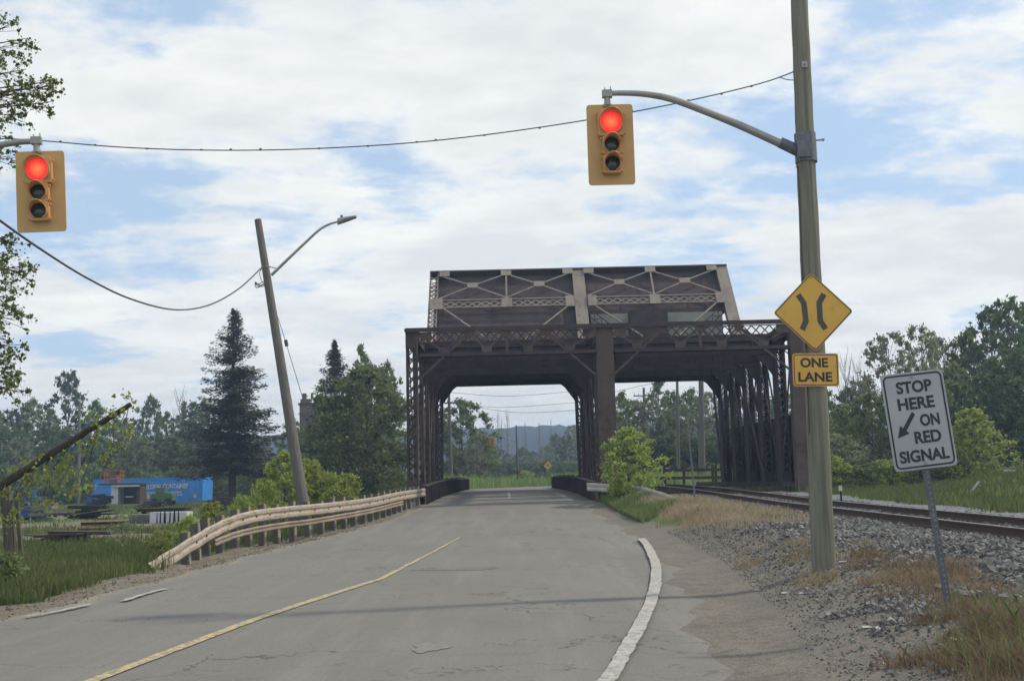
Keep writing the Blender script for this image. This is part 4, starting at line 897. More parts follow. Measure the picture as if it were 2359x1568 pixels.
text_part('GLOBAL CONTAINER', .55, M['white_paint'], cont, cx_(385), hC-1.25, -.012, width=cx_(430)-cx_(338)+.5, bold=.02)
text_part('DIVISION OF NOVELL LOGGING', .22, M['white_paint'], cont, cx_(378), hC-1.8, -.012, width=cx_(424)-cx_(343), bold=.01)
mb = MB(); mb.span(cx_(337), cx_(340.5), -.02, .0, .45, .95); mb.span(cx_(346), cx_(349.5), -.02, .0, .45, .95); mb.build('flag_red_bars', M['orange'], cont)
mb = MB(); mb.span(cx_(340.5), cx_(346), -.02, .0, .45, .95)
for i in range(9):
    mb.span(cx_(360+i*7), cx_(364+i*7+random.uniform(0, 2)), -.02, 0, .75, .92)
mb.build('small_lettering', M['white_paint'], cont); mb = MB(); mb.span(cx_(447), cx_(453), -.02, .0, .5, .85); mb.build('placard', M['sign_yellow'], cont)
# shed in front
YD = 118
s0, s1 = at(256, 1155, YD), at(322, 1155, YD); zs = G(s0.x, YD); zt = at(290, 1116, YD).z
sh = thing('shed', 'small open shed with white end wall and dark interior in front of the blue container', 'shed', (s0.x, YD, zs))
mb = MB(); mb.span(s0.x, s0.x+.75, YD-.1, YD+2.5, zs, zt); mb.build('end_wall', M['white_paint'], sh)
mb = MB(); mb.span(s0.x+.75, s1.x, YD+1.8, YD+2, zs, zt); mb.span(s1.x-.35, s1.x, YD, YD+1.8, zs, zt); mb.build('wall', M['brown_board'], sh)
mb = MB(); mb.span(s0.x-1.2, s1.x+.15, YD-.4, YD+2.6, zt+.003, zt+.16); mb.build('roof', M['brown_board'], sh)
mb = MB(); mb.span(s0.x+.2, s1.x, YD-.34, YD-.1, zt-.22, zt); mb.build('fascia', M['white_paint'], sh)
mb = MB(); mb.span(s0.x+1.3, s0.x+2.1, YD+.6, YD+1, zs+.7, zs+.85); mb.build('shelf', M['white_paint'], sh)
# orange lift basket on the shed/container
c = at(262, 1104, YD+1); lf = thing('lift_basket', 'orange tubular lift basket standing on the shed roof against the trees', 'lift basket', (c.x, c.y, zt+.16))
w = .85; h = 1.35; mb = MB()
for (x, y) in ((-w, -.4), (w, -.4), (-w, .4), (w, .4)): mb.tube([(c.x+x, c.y+y, zt+.16), (c.x+x, c.y+y, zt+.16+h)], .045, 6)
for zz in (.45, .85, h):
    for y in (-.4, .4): mb.tube([(c.x-w, c.y+y, zt+.16+zz), (c.x+w, c.y+y, zt+.16+zz)], .04, 6)
    for x in (-w, w): mb.tube([(c.x+x, c.y-.4, zt+.16+zz), (c.x+x, c.y+.4, zt+.16+zz)], .04, 6)
mb.build('frame', M['orange'], lf); mb = MB(); mb.span(c.x-.4, c.x+.5, c.y-.3, c.y+.2, zt+.2, zt+.9); mb.build('control_box', M['grey_paint'], lf)
def wheel(mb, c, r_, w, axis='x'):
    d = Vector((w/2, 0, 0)) if axis == 'x' else Vector((0, w/2, 0)); mb.tube([Vector(c)-d, Vector(c)+d], r_, 16)
def machine(name, label, cat, px0, px1, ytop, Y, body, zb_extra=0, cab=True):
    a, b = at(px0, 1100, Y).x, at(px1, 1100, Y).x; g = G((a+b)/2, Y); t = at((px0+px1)/2, ytop, Y).z; H = t-g; W_ = b-a
    root = thing(name, label, cat, ((a+b)/2, Y, g)); mb = MB(); D = min(1.8, W_*.6)
    mb.span(a, b, Y-D/2, Y+D/2, g+H*.28, g+H*.6); mb.span(a+W_*.06, b-W_*.06, Y-D/2+.05, Y+D/2-.05, g+H*.6, g+H*.68); mb.build('body', M[body], root, bevel=.04)
    if cab:
        mb = MB(); mb.span(a+W_*.2, a+W_*.62, Y-D*.4, Y+D*.4, g+H*.68, g+H); mb.build('cab', M[body], root, bevel=.04)
        mb = MB(); mb.span(a+W_*.24, a+W_*.58, Y-D*.4-.01, Y-D*.4-.001, g+H*.72, g+H*.94); mb.build('window', M['glass'], root)
    for k in (.18, .8):
        for s_ in (-1, 1):
            mb = MB(); wheel(mb, (a+W_*k, Y+s_*D*.46, g+H*.2), H*.22, .2, 'y'); mb.build('wheel', M['tyre'], root)
    return root
machine('tractor', 'green and grey tractor parked in front of the blue container lettering', 'tractor', 352, 402, 1122, 105, 'green_paint')
machine('machine', 'blue and grey farm machine at the far left of the yard', 'farm machine', 46, 102, 1165, 62, 'blue_paint')
machine('tractor', 'dark old tractor with brown front standing left in the yard', 'tractor', 112, 172, 1176, 70, 'brown_board', cab=False)
machine('pickup_truck', 'small blue truck half hidden under the leaning tree trunk', 'truck', 52, 100, 1128, 96, 'blue_paint')
machine('dump_trailer', 'dark low trailer standing on the grass right of the blue container', 'trailer', 485, 518, 1140, 84, 'black', cab=False)
# round green hay cover / dark mound
# slatted white crate with soot marks
YB = 52; a, b = at(345, 1180, YB), at(430, 1180, YB); g = G(a.x, YB); t = a.z
bx = thing('white_tank', 'white box tank streaked with black soot standing in the grassy yard', 'tank', ((a.x+b.x)/2, YB, g))
mb = MB(); mb.span(a.x, b.x, YB, YB+1.0, t-.62, t); mb.build('body', M['white_paint'], bx)
mb = MB()
for i, fx in enumerate((.2, .29, .41, .55, .67, .78)):
    x = a.x+(b.x-a.x)*fx; hw = (.02, .03, .05, .03, .05, .035)[i]; mb.prism([(x-hw*1.5, t-.62), (x+hw*1.5, t-.62), (x+hw*.6, t+.03), (x-hw*.6, t+.03)], YB-.012, YB-.002)
mb.build('soot_streaks', M['black'], bx); mb = MB(); mb.span(a.x-.05, b.x+.05, YB-.1, YB+1.1, g, t-.66); mb.build('base', M['black'], bx)
gb = MB(); x0 = at(300, 1180, YB+.5).x; gb.span(x0, a.x-.05, YB+.3, YB+1.2, g, t-.08)
for i in range(6): gb.span(x0+.12+i*.15, x0+.17+i*.15, YB+.26, YB+.3, g, t-.1)
tag(gb.build('crate', M['grey_paint'], org=(x0, YB+.5, g)), 'grey slatted crate left of the white soot streaked tank', 'crate')
c = at(375, 1172, 60); mb = MB(); mb.span(c.x-1.4, c.x+1.2, 60, 61.2, c.z-.12, c.z+.05); mb.span(c.x-1.2, c.x-1.0, 60.2, 60.4, 0, c.z-.12); mb.span(c.x+.9, c.x+1.1, 60.2, 60.4, 0, c.z-.12)
tag(mb.build('work_table', M['black'], org=(c.x, 60, 0)), 'low dark table of scrap behind the white tank in the yard', 'table')
for i, (px, py, w_, lab) in enumerate(((240, 1207, 2.1, 'upper red oxide steel beam lying on the yard ground'), (235, 1222, 1.9, 'lower red oxide steel beam lying nearest in the yard'))):
    Y = 50-6*i; c = at(px, py, Y); g = G(c.x, Y); mb = MB(); mb.beam((c.x-w_/2, Y, g+.14), (c.x+w_/2, Y+.5, g+.14), .3, .03); mb.beam((c.x-w_/2, Y, g+.02), (c.x+w_/2, Y+.5, g+.02), .3, .03); mb.beam((c.x-w_/2, Y, g+.08), (c.x+w_/2, Y+.5, g+.08), .03, .12)
    tag(mb.build('steel_beam', M['red_oxide'], org=(c.x, Y, g)), lab, 'steel beam')
def scrap(name, px, py, Y, w, h, m_, lab, cat, seed, n=7):
    rg = random.Random(seed); c = at(px, py, Y); g = G(c.x, Y); mb = MB()
    for i in range(n):
        ww = w*rg.uniform(.3, .9); hh = h*rg.uniform(.1, .35); a = rg.uniform(-.35, .35); z = g+h*(i+.5)/n
        mb.box((c.x+rg.uniform(-.25, .25)*w, Y+rg.uniform(-.4, .4), z), (ww, rg.uniform(.2, .9), hh), Matrix.Rotation(a*.3, 3, 'Y') @ Matrix.Rotation(a, 3, 'Z'))
    tag(mb.build(name, M[m_], org=(c.x, Y, g)), lab, cat)
scrap('scrap_pile', 215, 1182, 62, 2.6, .7, 'black', 'low dark scrap pile between the brown tractor and the red beams', 'scrap pile', 1)
scrap('scrap_pile', 345, 1158, 92, 2.0, .5, 'brown_board', 'brown board pile beneath the shed beside the green tractor', 'scrap pile', 2)
scrap('scrap_pile', 505, 1150, 74, 1.7, .8, 'brown_board', 'stacked dark boards with pale top right of the blue container', 'board stack', 3, 9)
scrap('scrap_pile', 230, 1148, 112, 2.2, 1.2, 'black', 'dark machinery heap left of the shed under the container end', 'scrap pile', 4, 8)
scrap('scrap_pile', 90, 1178, 60, 1.3, 1.0, 'grey_paint', 'grey machine parts heaped by the blue farm machine', 'scrap pile', 5)
scrap('log_pile', 160, 1255, 37, 2.2, .3, 'brown_board', 'long brown heap of brush and boards at the near yard edge', 'brush heap', 6, 14)
c = at(210, 1128, 116); mb = MB(); mb.box((c.x, 116, G(c.x, 116)+.5), (.9, .7, 1.0)); tag(mb.build('barrel', M['blue_paint'], org=(c.x, 116, 0)), 'small blue drum left of the white shed wall', 'drum')
# old timber frame at left edge
g = ground_at(18, 30); tf = thing('timber_frame', 'leaning grey timber frame of two posts at the left edge of the yard', 'timber frame', g)
for px, y0, y1, r_ in ((14, 1120, 1272, .13), (38, 1140, 1262, .05)):
    a, b = at(px, y0, 27), at(px+14, y1, 27); mb = MB(); mb.beam(b-Vector((0, 0, .4)), a, r_*1.6, r_*1.6, (0, 1, 0)); mb.build('post', M['bark'], tf)
a, b = at(0, 1177, 27), at(40, 1177, 27); mb = MB(); mb.beam(a, b, .08, .1); mb.build('crossbar', M['grey_paint'], tf)
# white sign board far right & pale plank
for px, py, Y, w_, h_, lab, nm in ((2326, 1083, 45, .5, .06, 'pale flat board lying on the grassy berm at the far right', 'board'), (2248, 1118, 42, .06, .42, 'short leaning white plank standing on the right grassy berm', 'plank')):
    c = at(px, py, Y); mb = MB(); mb.box((0, 0, 0), (w_, .05, h_)); o = mb.build(nm, M['white_paint']); o.location = (c.x, c.y, c.z); o.rotation_euler = (0, R(40 if nm == 'plank' else 3), 0); tag(o, lab, nm)

# ------------------------------------------------------------ vegetation
def leaf_cards(cent, rad, per, size, rng, flat=.75, up=.3, elong=1.7):
    K = len(cent); n = K*per; c = np.repeat(np.array(cent), per, 0); r_ = np.repeat(np.array(rad), per)
    d = rng.normal(size=(n, 3)); d /= np.linalg.norm(d, axis=1)[:, None]+1e-6; d *= (np.abs(rng.normal(0, .62, n)))[:, None]; d[:, 2] *= flat; P = c+d*r_[:, None]
    nr = rng.normal(size=(n, 3)); nr[:, 2] += up; nr /= np.linalg.norm(nr, axis=1)[:, None]
    t = np.cross(nr, rng.normal(size=(n, 3))); t /= np.linalg.norm(t, axis=1)[:, None]; b = np.cross(nr, t); s_ = rng.uniform(.6, 1.3, n)[:, None]*size
    V = np.stack([P-t*s_*.5*elong, P-b*s_*.5, P+t*s_*.5*elong, P+b*s_*.5], 1).reshape(-1, 3)
    cl_v = np.repeat(rng.uniform(0, 1, K), per); v = np.clip(.45*cl_v+.55*rng.uniform(0, 1, n), 0, 1); return V, v
def make_tree(name, H, Wd, seed, leaf, bark='bark', base=.2, nclump=70, per=70, lsize=.2, shape='oval', trunk_r=None, droop=0, clump_r=None, gaps=.0):
    rng = np.random.default_rng(seed); random.seed(seed); root = thing(name, 'x', 'tree', (0, 0, 0), local=True); mb = MB(); tr = trunk_r or H*.014
    lean = rng.uniform(-.04, .04, 2)*H; tp = lambda t: Vector((lean[0]*t*t, lean[1]*t*t, H*t*.93))
    mb.tube([tp(i/8)-Vector((0, 0, .3 if i == 0 else 0)) for i in range(9)], [tr*(1-.85*i/8) for i in range(9)], 8)
    cent = []; rad = []
    prof = {'oval': lambda u: math.sin(math.pi*min(1, (u*.92+.08)))**.6, 'poplar': lambda u: (math.sin(math.pi*(u**.75*.9+.1))**.7)*.9, 'bush': lambda u: math.cos(u*math.pi/2*.93)**.55, 'broad': lambda u: math.sin(math.pi*(u**1.25*.85+.12))**.6}[shape]
    for i in range(nclump):
        u = (i+rng.uniform(0, 1))/nclump; a = rng.uniform(0, 2*math.pi); rr = prof(u)*Wd/2*math.sqrt(rng.uniform(.12, 1))*(1+.28*math.sin(3*a+seed+u*5)*(.5+gaps)+rng.uniform(-.12, .12))
        z = H*(base+(1-base)*u); c = tp(z/H); c = Vector((c.x+rr*math.cos(a), c.y+rr*math.sin(a), z-droop*rr))
        cr = (clump_r or Wd*.13)*rng.uniform(.6, 1.25)*(1-.45*u); cent.append(tuple(c)); rad.append(cr)
        if i % 2 == 0:
            zs = max(.06, (z-rr*.7)/H-.03); s0 = tp(min(.95, zs)); mid_ = s0.lerp(c, .55)+Vector((0, 0, .05*H*rng.uniform(-.3, .6)))
            mb.tube([s0, mid_, c], [tr*.3*(1-u*.5), tr*.18*(1-u*.4), tr*.05], 5, False)
    mb.build('trunk', M[bark], root); V, v = leaf_cards(cent, rad, per, lsize, rng); np_mesh('crown', V, 4, M[leaf], root, v); root['H'] = H; root['Wd'] = Wd; return root
def make_spruce(name, H, Wd, seed, nlev=46, sparse=0.0, double=False):
    rng = np.random.default_rng(seed); root = thing(name, 'x', 'tree', (0, 0, 0), local=True); mb = MB()
    mb.tube([(0, 0, -.3), (0, 0, H*.5), (.0, 0, H*.97)], [H*.017, H*.01, .03], 9)
    V = []; v = []
    if double: mb.tube([(0, 0, H*.7), (.35, 0, H*.85), (.42, 0, H*.985)], [.08, .05, .02], 6)
    for l in range(nlev):
        t = l/(nlev-1); z = H*(.17+.82*t**.94)+rng.uniform(-.1, .1); Rm = Wd/2*((1-t)**.8)+.05
        nb = int((12-5*t)*46/nlev+2)
        for b in range(nb):
            a = rng.uniform(0, 2*math.pi); z += rng.uniform(-.45, .45)*(1-t); L_ = Rm*rng.uniform(.35, 1.15)*(1+.16*math.sin(a*2+l*.13))
            if rng.uniform() < sparse: continue
            dirv = np.array([math.cos(a), math.sin(a), 0]); dr = -.3+.5*t+rng.uniform(-.16, .16)
            m = max(4, int(L_/.16)); s_ = np.linspace(.08, 1, m)
            pts = np.array([0, 0, z])+dirv[None]*(s_*L_)[:, None]+np.stack([0*s_, 0*s_, L_*(dr*s_+.16*s_**2.5)], 1)
            if double and t > .8: pts = pts+np.array([(.2 if b % 2 else -.05), 0, 0])
            mb.tube([tuple(pts[0]), tuple(pts[m//2]), tuple(pts[-1])], [.035, .02, .008], 4, False)
            sd = np.array([-dirv[1], dirv[0], 0]); k = 8
            for q in range(m):
                wloc = min(.16, L_*.25)+.42*min(L_, 2.5)*.45*(1-abs(s_[q]-.45)*1.1); n = k
                off = rng.uniform(-1, 1, n); pc = pts[q][None]+sd[None]*(off*wloc)[:, None]+rng.normal(size=(n, 3))*np.array([.06, .06, .13])+np.array([0, 0, -.06])-np.stack([0*off, 0*off, abs(off)*.1], 1)
                tdir = dirv[None]*.7+sd[None]*off[:, None]+np.stack([0*off, 0*off, rng.uniform(-.5, .15, n)], 1); tdir /= np.linalg.norm(tdir, axis=1)[:, None]
                nr = rng.normal(size=(n, 3))*.6+np.array([0, 0, 1]); bb = np.cross(nr, tdir); bb /= np.linalg.norm(bb, axis=1)[:, None]; ln = rng.uniform(.18, .4, n)[:, None]*(1-.35*t); wd = .07*(1-.3*t)
                V.append(np.stack([pc-tdir*ln*.5, pc-bb*wd, pc+tdir*ln*.5, pc+bb*wd], 1).reshape(-1, 3)); v.append(rng.uniform(0, 1, n)*.6+.4*t)
    mb.build('trunk', M['bark_dark'], root); np_mesh('crown', np.concatenate(V), 4, M['needle'], root, np.concatenate(v)); root['H'] = H; root['Wd'] = Wd; return root
def dead_tree(name, H, seed, spread=.3, n=14):
    rng = np.random.default_rng(seed); root = thing(name, 'x', 'tree', (0, 0, 0), local=True); mb = MB(); mb.tube([(0, 0, -.2), (.1, 0, H*.5), (rng.uniform(-.3, .3), 0, H)], [H*.011, H*.008, .02], 6); bm_ = MB()
    for i in range(n):
        z = H*(.35+.6*i/n); a = rng.uniform(0, 6.3); L_ = H*spread*(1-.6*i/n)*rng.uniform(.5, 1); e = Vector((L_*math.cos(a)*.6, L_*math.sin(a)*.6, z+L_)); m_ = Vector((.05, 0, z)).lerp(e, .5)+Vector((0, 0, -.08*L_))
        bm_.tube([(.05, 0, z), m_, e], [.05, .035, .012], 4, False)
        for k in range(3): q = m_.lerp(e, k/3+.1); bm_.tube([q, q+Vector((rng.uniform(-.5, .5), rng.uniform(-.3, .3), rng.uniform(.3, .9)))*L_*.4], [.02, .008], 4, False)
    mb.build('trunk', M['bark_dead'], root); bm_.build('branches', M['bark_dead'], root); root['H'] = H; root['Wd'] = H*.5; return root
PROT = {}
PROT['poplar'] = make_tree('poplar_tree', 14, 5.6, 11, 'leaf', base=.1, nclump=120, per=75, lsize=.2, shape='poplar')
PROT['poplar2'] = make_tree('poplar_tree', 13, 6.5, 12, 'leaf_dark', base=.08, nclump=130, per=75, lsize=.21, shape='broad', gaps=.4)
PROT['pale'] = make_tree('willow_tree', 11, 7.5, 13, 'leaf_pale', base=.12, nclump=110, per=70, lsize=.18, shape='broad', gaps=.6)
PROT['round'] = make_tree('round_tree', 9.5, 7.5, 14, 'leaf', base=.04, nclump=230, per=120, lsize=.15, shape='oval')
PROT['mixed'] = make_tree('leafy_tree', 10, 7, 15, 'leaf', base=.05, nclump=150, per=80, lsize=.19, shape='oval', gaps=.3)
PROT['bush'] = make_tree('bush', 3.2, 3.6, 16, 'leaf_lime', base=.02, nclump=90, per=90, lsize=.1, shape='bush', trunk_r=.04)
PROT['bush2'] = make_tree('bush', 3.4, 4.2, 17, 'leaf', base=.02, nclump=90, per=90, lsize=.11, shape='bush', trunk_r=.04)
PROT['bushp'] = make_tree('bush', 1.6, 1.6, 19, 'leaf_pale', base=.05, nclump=36, per=22, lsize=.06, shape='bush', trunk_r=.02)
PROT['lime'] = make_tree('young_tree', 6, 4.6, 18, 'leaf_lime', base=.06, nclump=120, per=90, lsize=.13, shape='oval', gaps=.3)
PROT['spruce'] = make_spruce('spruce_tree', 18.0, 8.0, 21, double=True, nlev=84, sparse=.22)
PROT['spruce2'] = make_spruce('spruce_tree', 14, 6.0, 22, nlev=60, sparse=.12)
PROT['dead'] = dead_tree('dead_tree', 8, 31); PROT['dead2'] = dead_tree('dead_tree', 9, 32, .45, 20)
USED = set()
def place(kind, px, topy, Y, wpx, label, group=None, cat='tree'):
    p = PROT[kind]
    if kind in USED: o = copy_tree(p)
    else: o = p; USED.add(kind)
    x = at(px, 1110, Y).x; z = G(x, Y); h = at(px, topy, Y).z-z; w = wpx*Y/F
    sz = h/p['H']; sx = w/p['Wd']; o.location = (x, Y, z); o.scale = (sx, sx, sz); o.rotation_euler = (0, 0, random.uniform(0, 6.28) if kind not in ('spruce',) else 0)
    o['label'] = label; o['category'] = cat
    if group: o['group'] = group
    elif 'group' in o: del o['group']
    return o
random.seed(5)
place('spruce', 535, 711, 100, 250, 'tallest dark spruce with a forked tip, left of the leaning lamp pole')
place('spruce2', 772, 785, 108, 190, 'sparse dark spruce right of the leaning lamp pole, behind the round tree')
place('round', 848, 848, 86, 270, 'large rounded dense green tree directly left of the bridge')
place('poplar', 835, 797, 122, 95, 'slender pointed tree rising behind the round tree, left of the bridge')
place('mixed', 893, 838, 118, 90, 'loose green tree top behind the round tree, nearest the bridge')
LG = ('leafy green tree in the far left tree line behind the yard', 'trees in the far left tree line')
for i, (px, ty, w) in enumerate(((-25, 930, 95), (20, 945, 90), (68, 922, 95), (108, 945, 70), (152, 858, 92), (218, 925, 80), (262, 955, 80), (300, 965, 70), (346, 914, 72), (384, 950, 60), (430, 928, 85), (470, 925, 80), (505, 990, 80), (590, 1030, 90))):
    place(('poplar', 'poplar2', 'mixed')[i % 3], px, ty, 158+(i*7) % 20, w*1.15, *LG)
LG2 = ('darker leafy tree in the nearer row at the back of the left yard', 'nearer row of trees behind the yard')
for i, px in enumerate(range(-60, 520, 42)):
    place(('poplar2', 'mixed', 'poplar2', 'poplar')[i % 4], px, random.choice((985, 1005, 1020, 970)), 142+(i*5) % 9, 105, *LG2)
for px in (35, 325, 600): place('pale', px, 1010, 140, 90, 'pale silvery tree at the back of the left yard', 'pale trees behind the yard')
place('dead2', 412, 905, 150, 60, 'bare leafless tree top between the far left trees and the tall spruce')
UG = ('low dark undergrowth bush along the back of the left yard', 'undergrowth bushes behind the yard')
for i, px in enumerate(range(-60, 640, 38)): place('bush2', px, 1082+random.randint(-12, 14), 134, 95, *UG, cat='bush')
place('mixed', 672, 965, 128, 82, 'small grey green tree in front of the distant brick building')
place('mixed', 735, 990, 124, 90, 'drab green tree under the sparse spruce, right of the leaning lamp pole')
place('lime', 655, 1042, 40.5, 135, 'bright lime bush directly left of the leaning lamp pole base', cat='bush')
place('bush', 722, 1062, 41.5, 120, 'bright lime bush behind the leaning lamp pole base', cat='bush')
place('bush', 782, 1092, 41, 130, 'low lime bush with pale leaves right of the leaning lamp pole base', cat='bush')
place('bush', 612, 1108, 39, 95, 'low lime bush at the left end of the lime thicket', cat='bush')
for px, ty, Y, w, lab in ((372, 1222, 27, 70, 'lowest vine covered shrub behind the sloping start of the guardrail'), (430, 1188, 30, 80, 'second vine covered shrub behind the curving guardrail'), (492, 1158, 32, 80, 'third vine covered shrub behind the curving guardrail, taller'), (560, 1142, 34, 70, 'vine covered shrub nearest the lime bush behind the guardrail')): place('bush', px, ty, Y, w, lab, cat='bush')
place('bushp', 285, 1203, 30, 90, 'pale scrubby weed clump in the verge left of the guardrail start', cat='bush')
place('bush2', 905, 1082, 76, 90, 'green bush tucked against the left truss of the bridge', cat='bush')
place('bush2', 950, 1100, 78, 70, 'small green bush seen behind the left truss legs', cat='bush')
# through the road bay
place('mixed', 1068, 922, 128, 170, 'tall grey green tree in the left half of the road bay opening')
place('mixed', 1022, 975, 132, 90, 'leafy tree half hidden by the left truss in the road bay opening')
place('pale', 1100, 1000, 122, 85, 'pale leafy tree lower right of the tall tree in the road bay opening')
FG = ('distant leafy tree beyond the end of the bridge road', 'distant trees beyond the bridge road')
for i, (px, ty) in enumerate(((1130, 1030), (1155, 1040), (1180, 1050), (1205, 1035), (1232, 1045), (1258, 1030), (1282, 1005), (1305, 1010), (1328, 985), (1350, 975))):
    place(('mixed', 'poplar2', 'pale')[i % 3], px, ty-5, 215+(i*13) % 30, 60, *FG)
for i, px in enumerate(range(1125, 1400, 22)): place('mixed', px, 1062, 185, 60, 'low leafy tree in the nearer row beyond the bridge road', 'low trees beyond the bridge road')
place('bush', 1212, 1084, 135, 60, 'bright green bush right of the distant signal pole', cat='bush')
place('bush', 1180, 1096, 140, 50, 'small bright green bush left of the distant signal pole', cat='bush')
for i, (px, ty) in enumerate(((1150, 952), (1158, 960), (1172, 950), (1213, 966), (1245, 978), (1272, 962))):
    place('dead' if i % 2 else 'dead2', px, ty, 190+i*3, 26, 'bare dead tree standing above the forest seen through the road bay', 'bare dead trees beyond the bridge')
# through the railway bay
RG = ('leafy tree seen through the railway bay of the bridge', 'trees behind the railway bay')
for i, (px, ty, w) in enumerate(((1425, 950, 70), (1462, 925, 80), (1518, 878, 95), (1562, 905, 70), (1600, 898, 80), (1652, 905, 90), (1700, 900, 90), (1760, 905, 95), (1810, 900, 95), (1855, 905, 90))):
    place(('mixed', 'pale', 'poplar', 'mixed')[i % 4], px, ty, 124+(i*5) % 12, w*1.25, *RG)
for i, px in enumerate(range(1395, 1900, 40)): place('poplar2' if i % 2 else 'mixed', px, 985+(i*17) % 30, 116, 90, 'lower leafy tree in front row behind the railway bay', 'front row of trees behind the railway bay')
for i, px in enumerate((1440, 1478, 1512, 1545, 1580, 1625, 1668)): place('pale' if i % 3 else 'mixed', px, 905+(i*29) % 45, 119, 85, 'pale green leafy tree between the rows behind the railway bay', 'pale trees behind the railway bay')
for px, ty, w in ((1528, 1074, 66), (1590, 1078, 55), (1655, 1070, 80)): place('bush', px, ty, 92, w, 'small lime bush beyond the timber railing', 'lime bushes beyond the timber railing', cat='bush')
o = place('lime', 1447, 988, 44.5, 150, 'bright green young tree between road and railway before the middle truss')
# right side woods
SG = ('tall leafy tree on the skyline of the right hand wood', 'skyline trees on the right')
for i, (px, ty, w, k) in enumerate(((1905, 885, 90, 'mixed'), (1965, 895, 110, 'mixed'), (2010, 880, 100, 'pale'), (2075, 768, 150, 'pale'), (2140, 755, 130, 'pale'), (2200, 780, 130, 'pale'), (2250, 765, 110, 'mixed'), (2300, 712, 130, 'poplar2'), (2350, 690, 150, 'poplar2'), (2410, 700, 150, 'poplar2'))):
    place(k, px, ty, 88+(i*5) % 10, w*1.1, *SG)
MG = ('dense green tree in the middle row of the right hand wood', 'middle row trees on the right')
for i, (px, ty, w, k) in enumerate(((1900, 960, 100, 'pale'), (1955, 935, 130, 'mixed'), (2015, 905, 130, 'mixed'), (2080, 880, 150, 'mixed'), (2150, 850, 150, 'mixed'), (2215, 840, 150, 'mixed'), (2275, 860, 140, 'poplar2'), (2340, 820, 170, 'poplar2'), (2400, 800, 170, 'poplar2'))):
    place(k, px, ty, 76+(i*3) % 6, w, *MG)
place('lime', 2245, 945, 62, 165, 'large lime green bush to the right of the white stop here sign', cat='bush')
place('pale', 1945, 1000, 66, 120, 'silvery green shrub directly right of the wooden pole', cat='bush')
BG = ('low bush at the foot of the right hand wood', 'low bushes before the right hand wood')
for i, px in enumerate(range(1915, 2420, 45)): place('bush2' if i % 3 else 'bush', px, 1050+(i*23) % 30, 63, 110, *BG, cat='bush')
place('dead2', 1962, 822, 80, 60, 'left bare dead tree rising above the wood right of the ONE LANE plate')
place('dead2', 1992, 838, 82, 60, 'right bare dead tree rising above the wood right of the ONE LANE plate')
# hills
def hills():
    rng = np.random.default_rng(3); xs = np.linspace(-1500, 1500, 900); prof = []; 
    for x in xs:
        h = 29.5+2.2*math.sin(x*.005+.6)+1.2*math.sin(x*.013+2)+.5*math.sin(x*.04); prof.append(h)
    rows = [[(x, 560, -2) for x in xs], [(x, 590, p*.7) for x, p in zip(xs, prof)], [(x, 620, p+rng.uniform(-.3, 1.1)) for x, p in zip(xs, prof)], [(x, 650, p*.8) for x, p in zip(xs, prof)], [(x, 760, -2) for x in xs]]
    mb = MB(); mb.sheet(rows); o = mb.build('hills', mat('wooded hill', (.014, .026, .028), (.024, .038, .036), scale=.02)); tag(o, kind='structure')
hills()
# birch on the left edge
def birch():
    rng = np.random.default_rng(44); base = Vector((-12.6, 19.5, G(-12.6, 19.5))); root = thing('birch_tree', 'birch tree with loose hanging twigs of small leaves along the left edge', 'tree', base)
    mb = MB(); tp = [base-Vector((0, 0, .3)), base+Vector((.2, 0, 3)), base+Vector((-.1, 0, 6.5)), base+Vector((.3, 0, 10.6))]; mb.tube(smooth_path(tp, 5), [.2-.16*i/15 for i in range(16)], 10)
    cent = []; rad = []
    tg = [(22, 62), (62, 88), (30, 105), (8, 130), (95, 190), (60, 160), (128, 198), (105, 212), (20, 170), (45, 205), (75, 238), (30, 240), (5, 215), (22, 270), (52, 262), (0, 300), (10, 330), (25, 360), (-8, 385), (50, 215), (118, 235), (70, 205),
          (15, 555), (40, 560), (22, 590), (52, 622), (8, 610), (70, 630), (15, 650), (38, 655), (30, 690), (48, 715), (10, 712), (35, 738), (12, 780), (30, 800), (10, 820), (38, 838), (20, 860), (5, 880), (30, 885), (-20, 760), (-15, 560), (-20, 640), (-30, 250), (-20, 150), (12, 905), (50, 905)]
    for (px, py) in tg:
        c = at(px, py, 19.5+rng.uniform(-.8, .8)); zb = min(c.z-.2, 10) if py < 420 else c.z+.6
        s0 = base+Vector((.1, 0, max(1.5, (zb-base.z)*.85))); m_ = s0.lerp(c, .6)+Vector((0, 0, .35)); P_ = smooth_path([s0, m_, c], 5); mb.tube(P_, [.035-.03*i/(len(P_)-1) for i in range(len(P_))], 5, False)
        for k in range(6):
            q = c+Vector((rng.uniform(-.17, .17), rng.uniform(-.2, .2), rng.uniform(-.2, .16))); mb.tube([m_.lerp(c, .8), q, q+Vector((rng.uniform(-.03, .06), 0, -.13))], [.006, .004, .002], 3, False); cent.append(tuple(q)); rad.append(.1*rng.uniform(.6, 1.4))
    mb.build('trunk', M['bark_dark'], root); V, v = leaf_cards(cent, rad, 17, .05, rng, flat=1.0, elong=1.25); V -= np.array(base)
    np_mesh('crown', V, 4, M['leaf'], root, v)
birch()
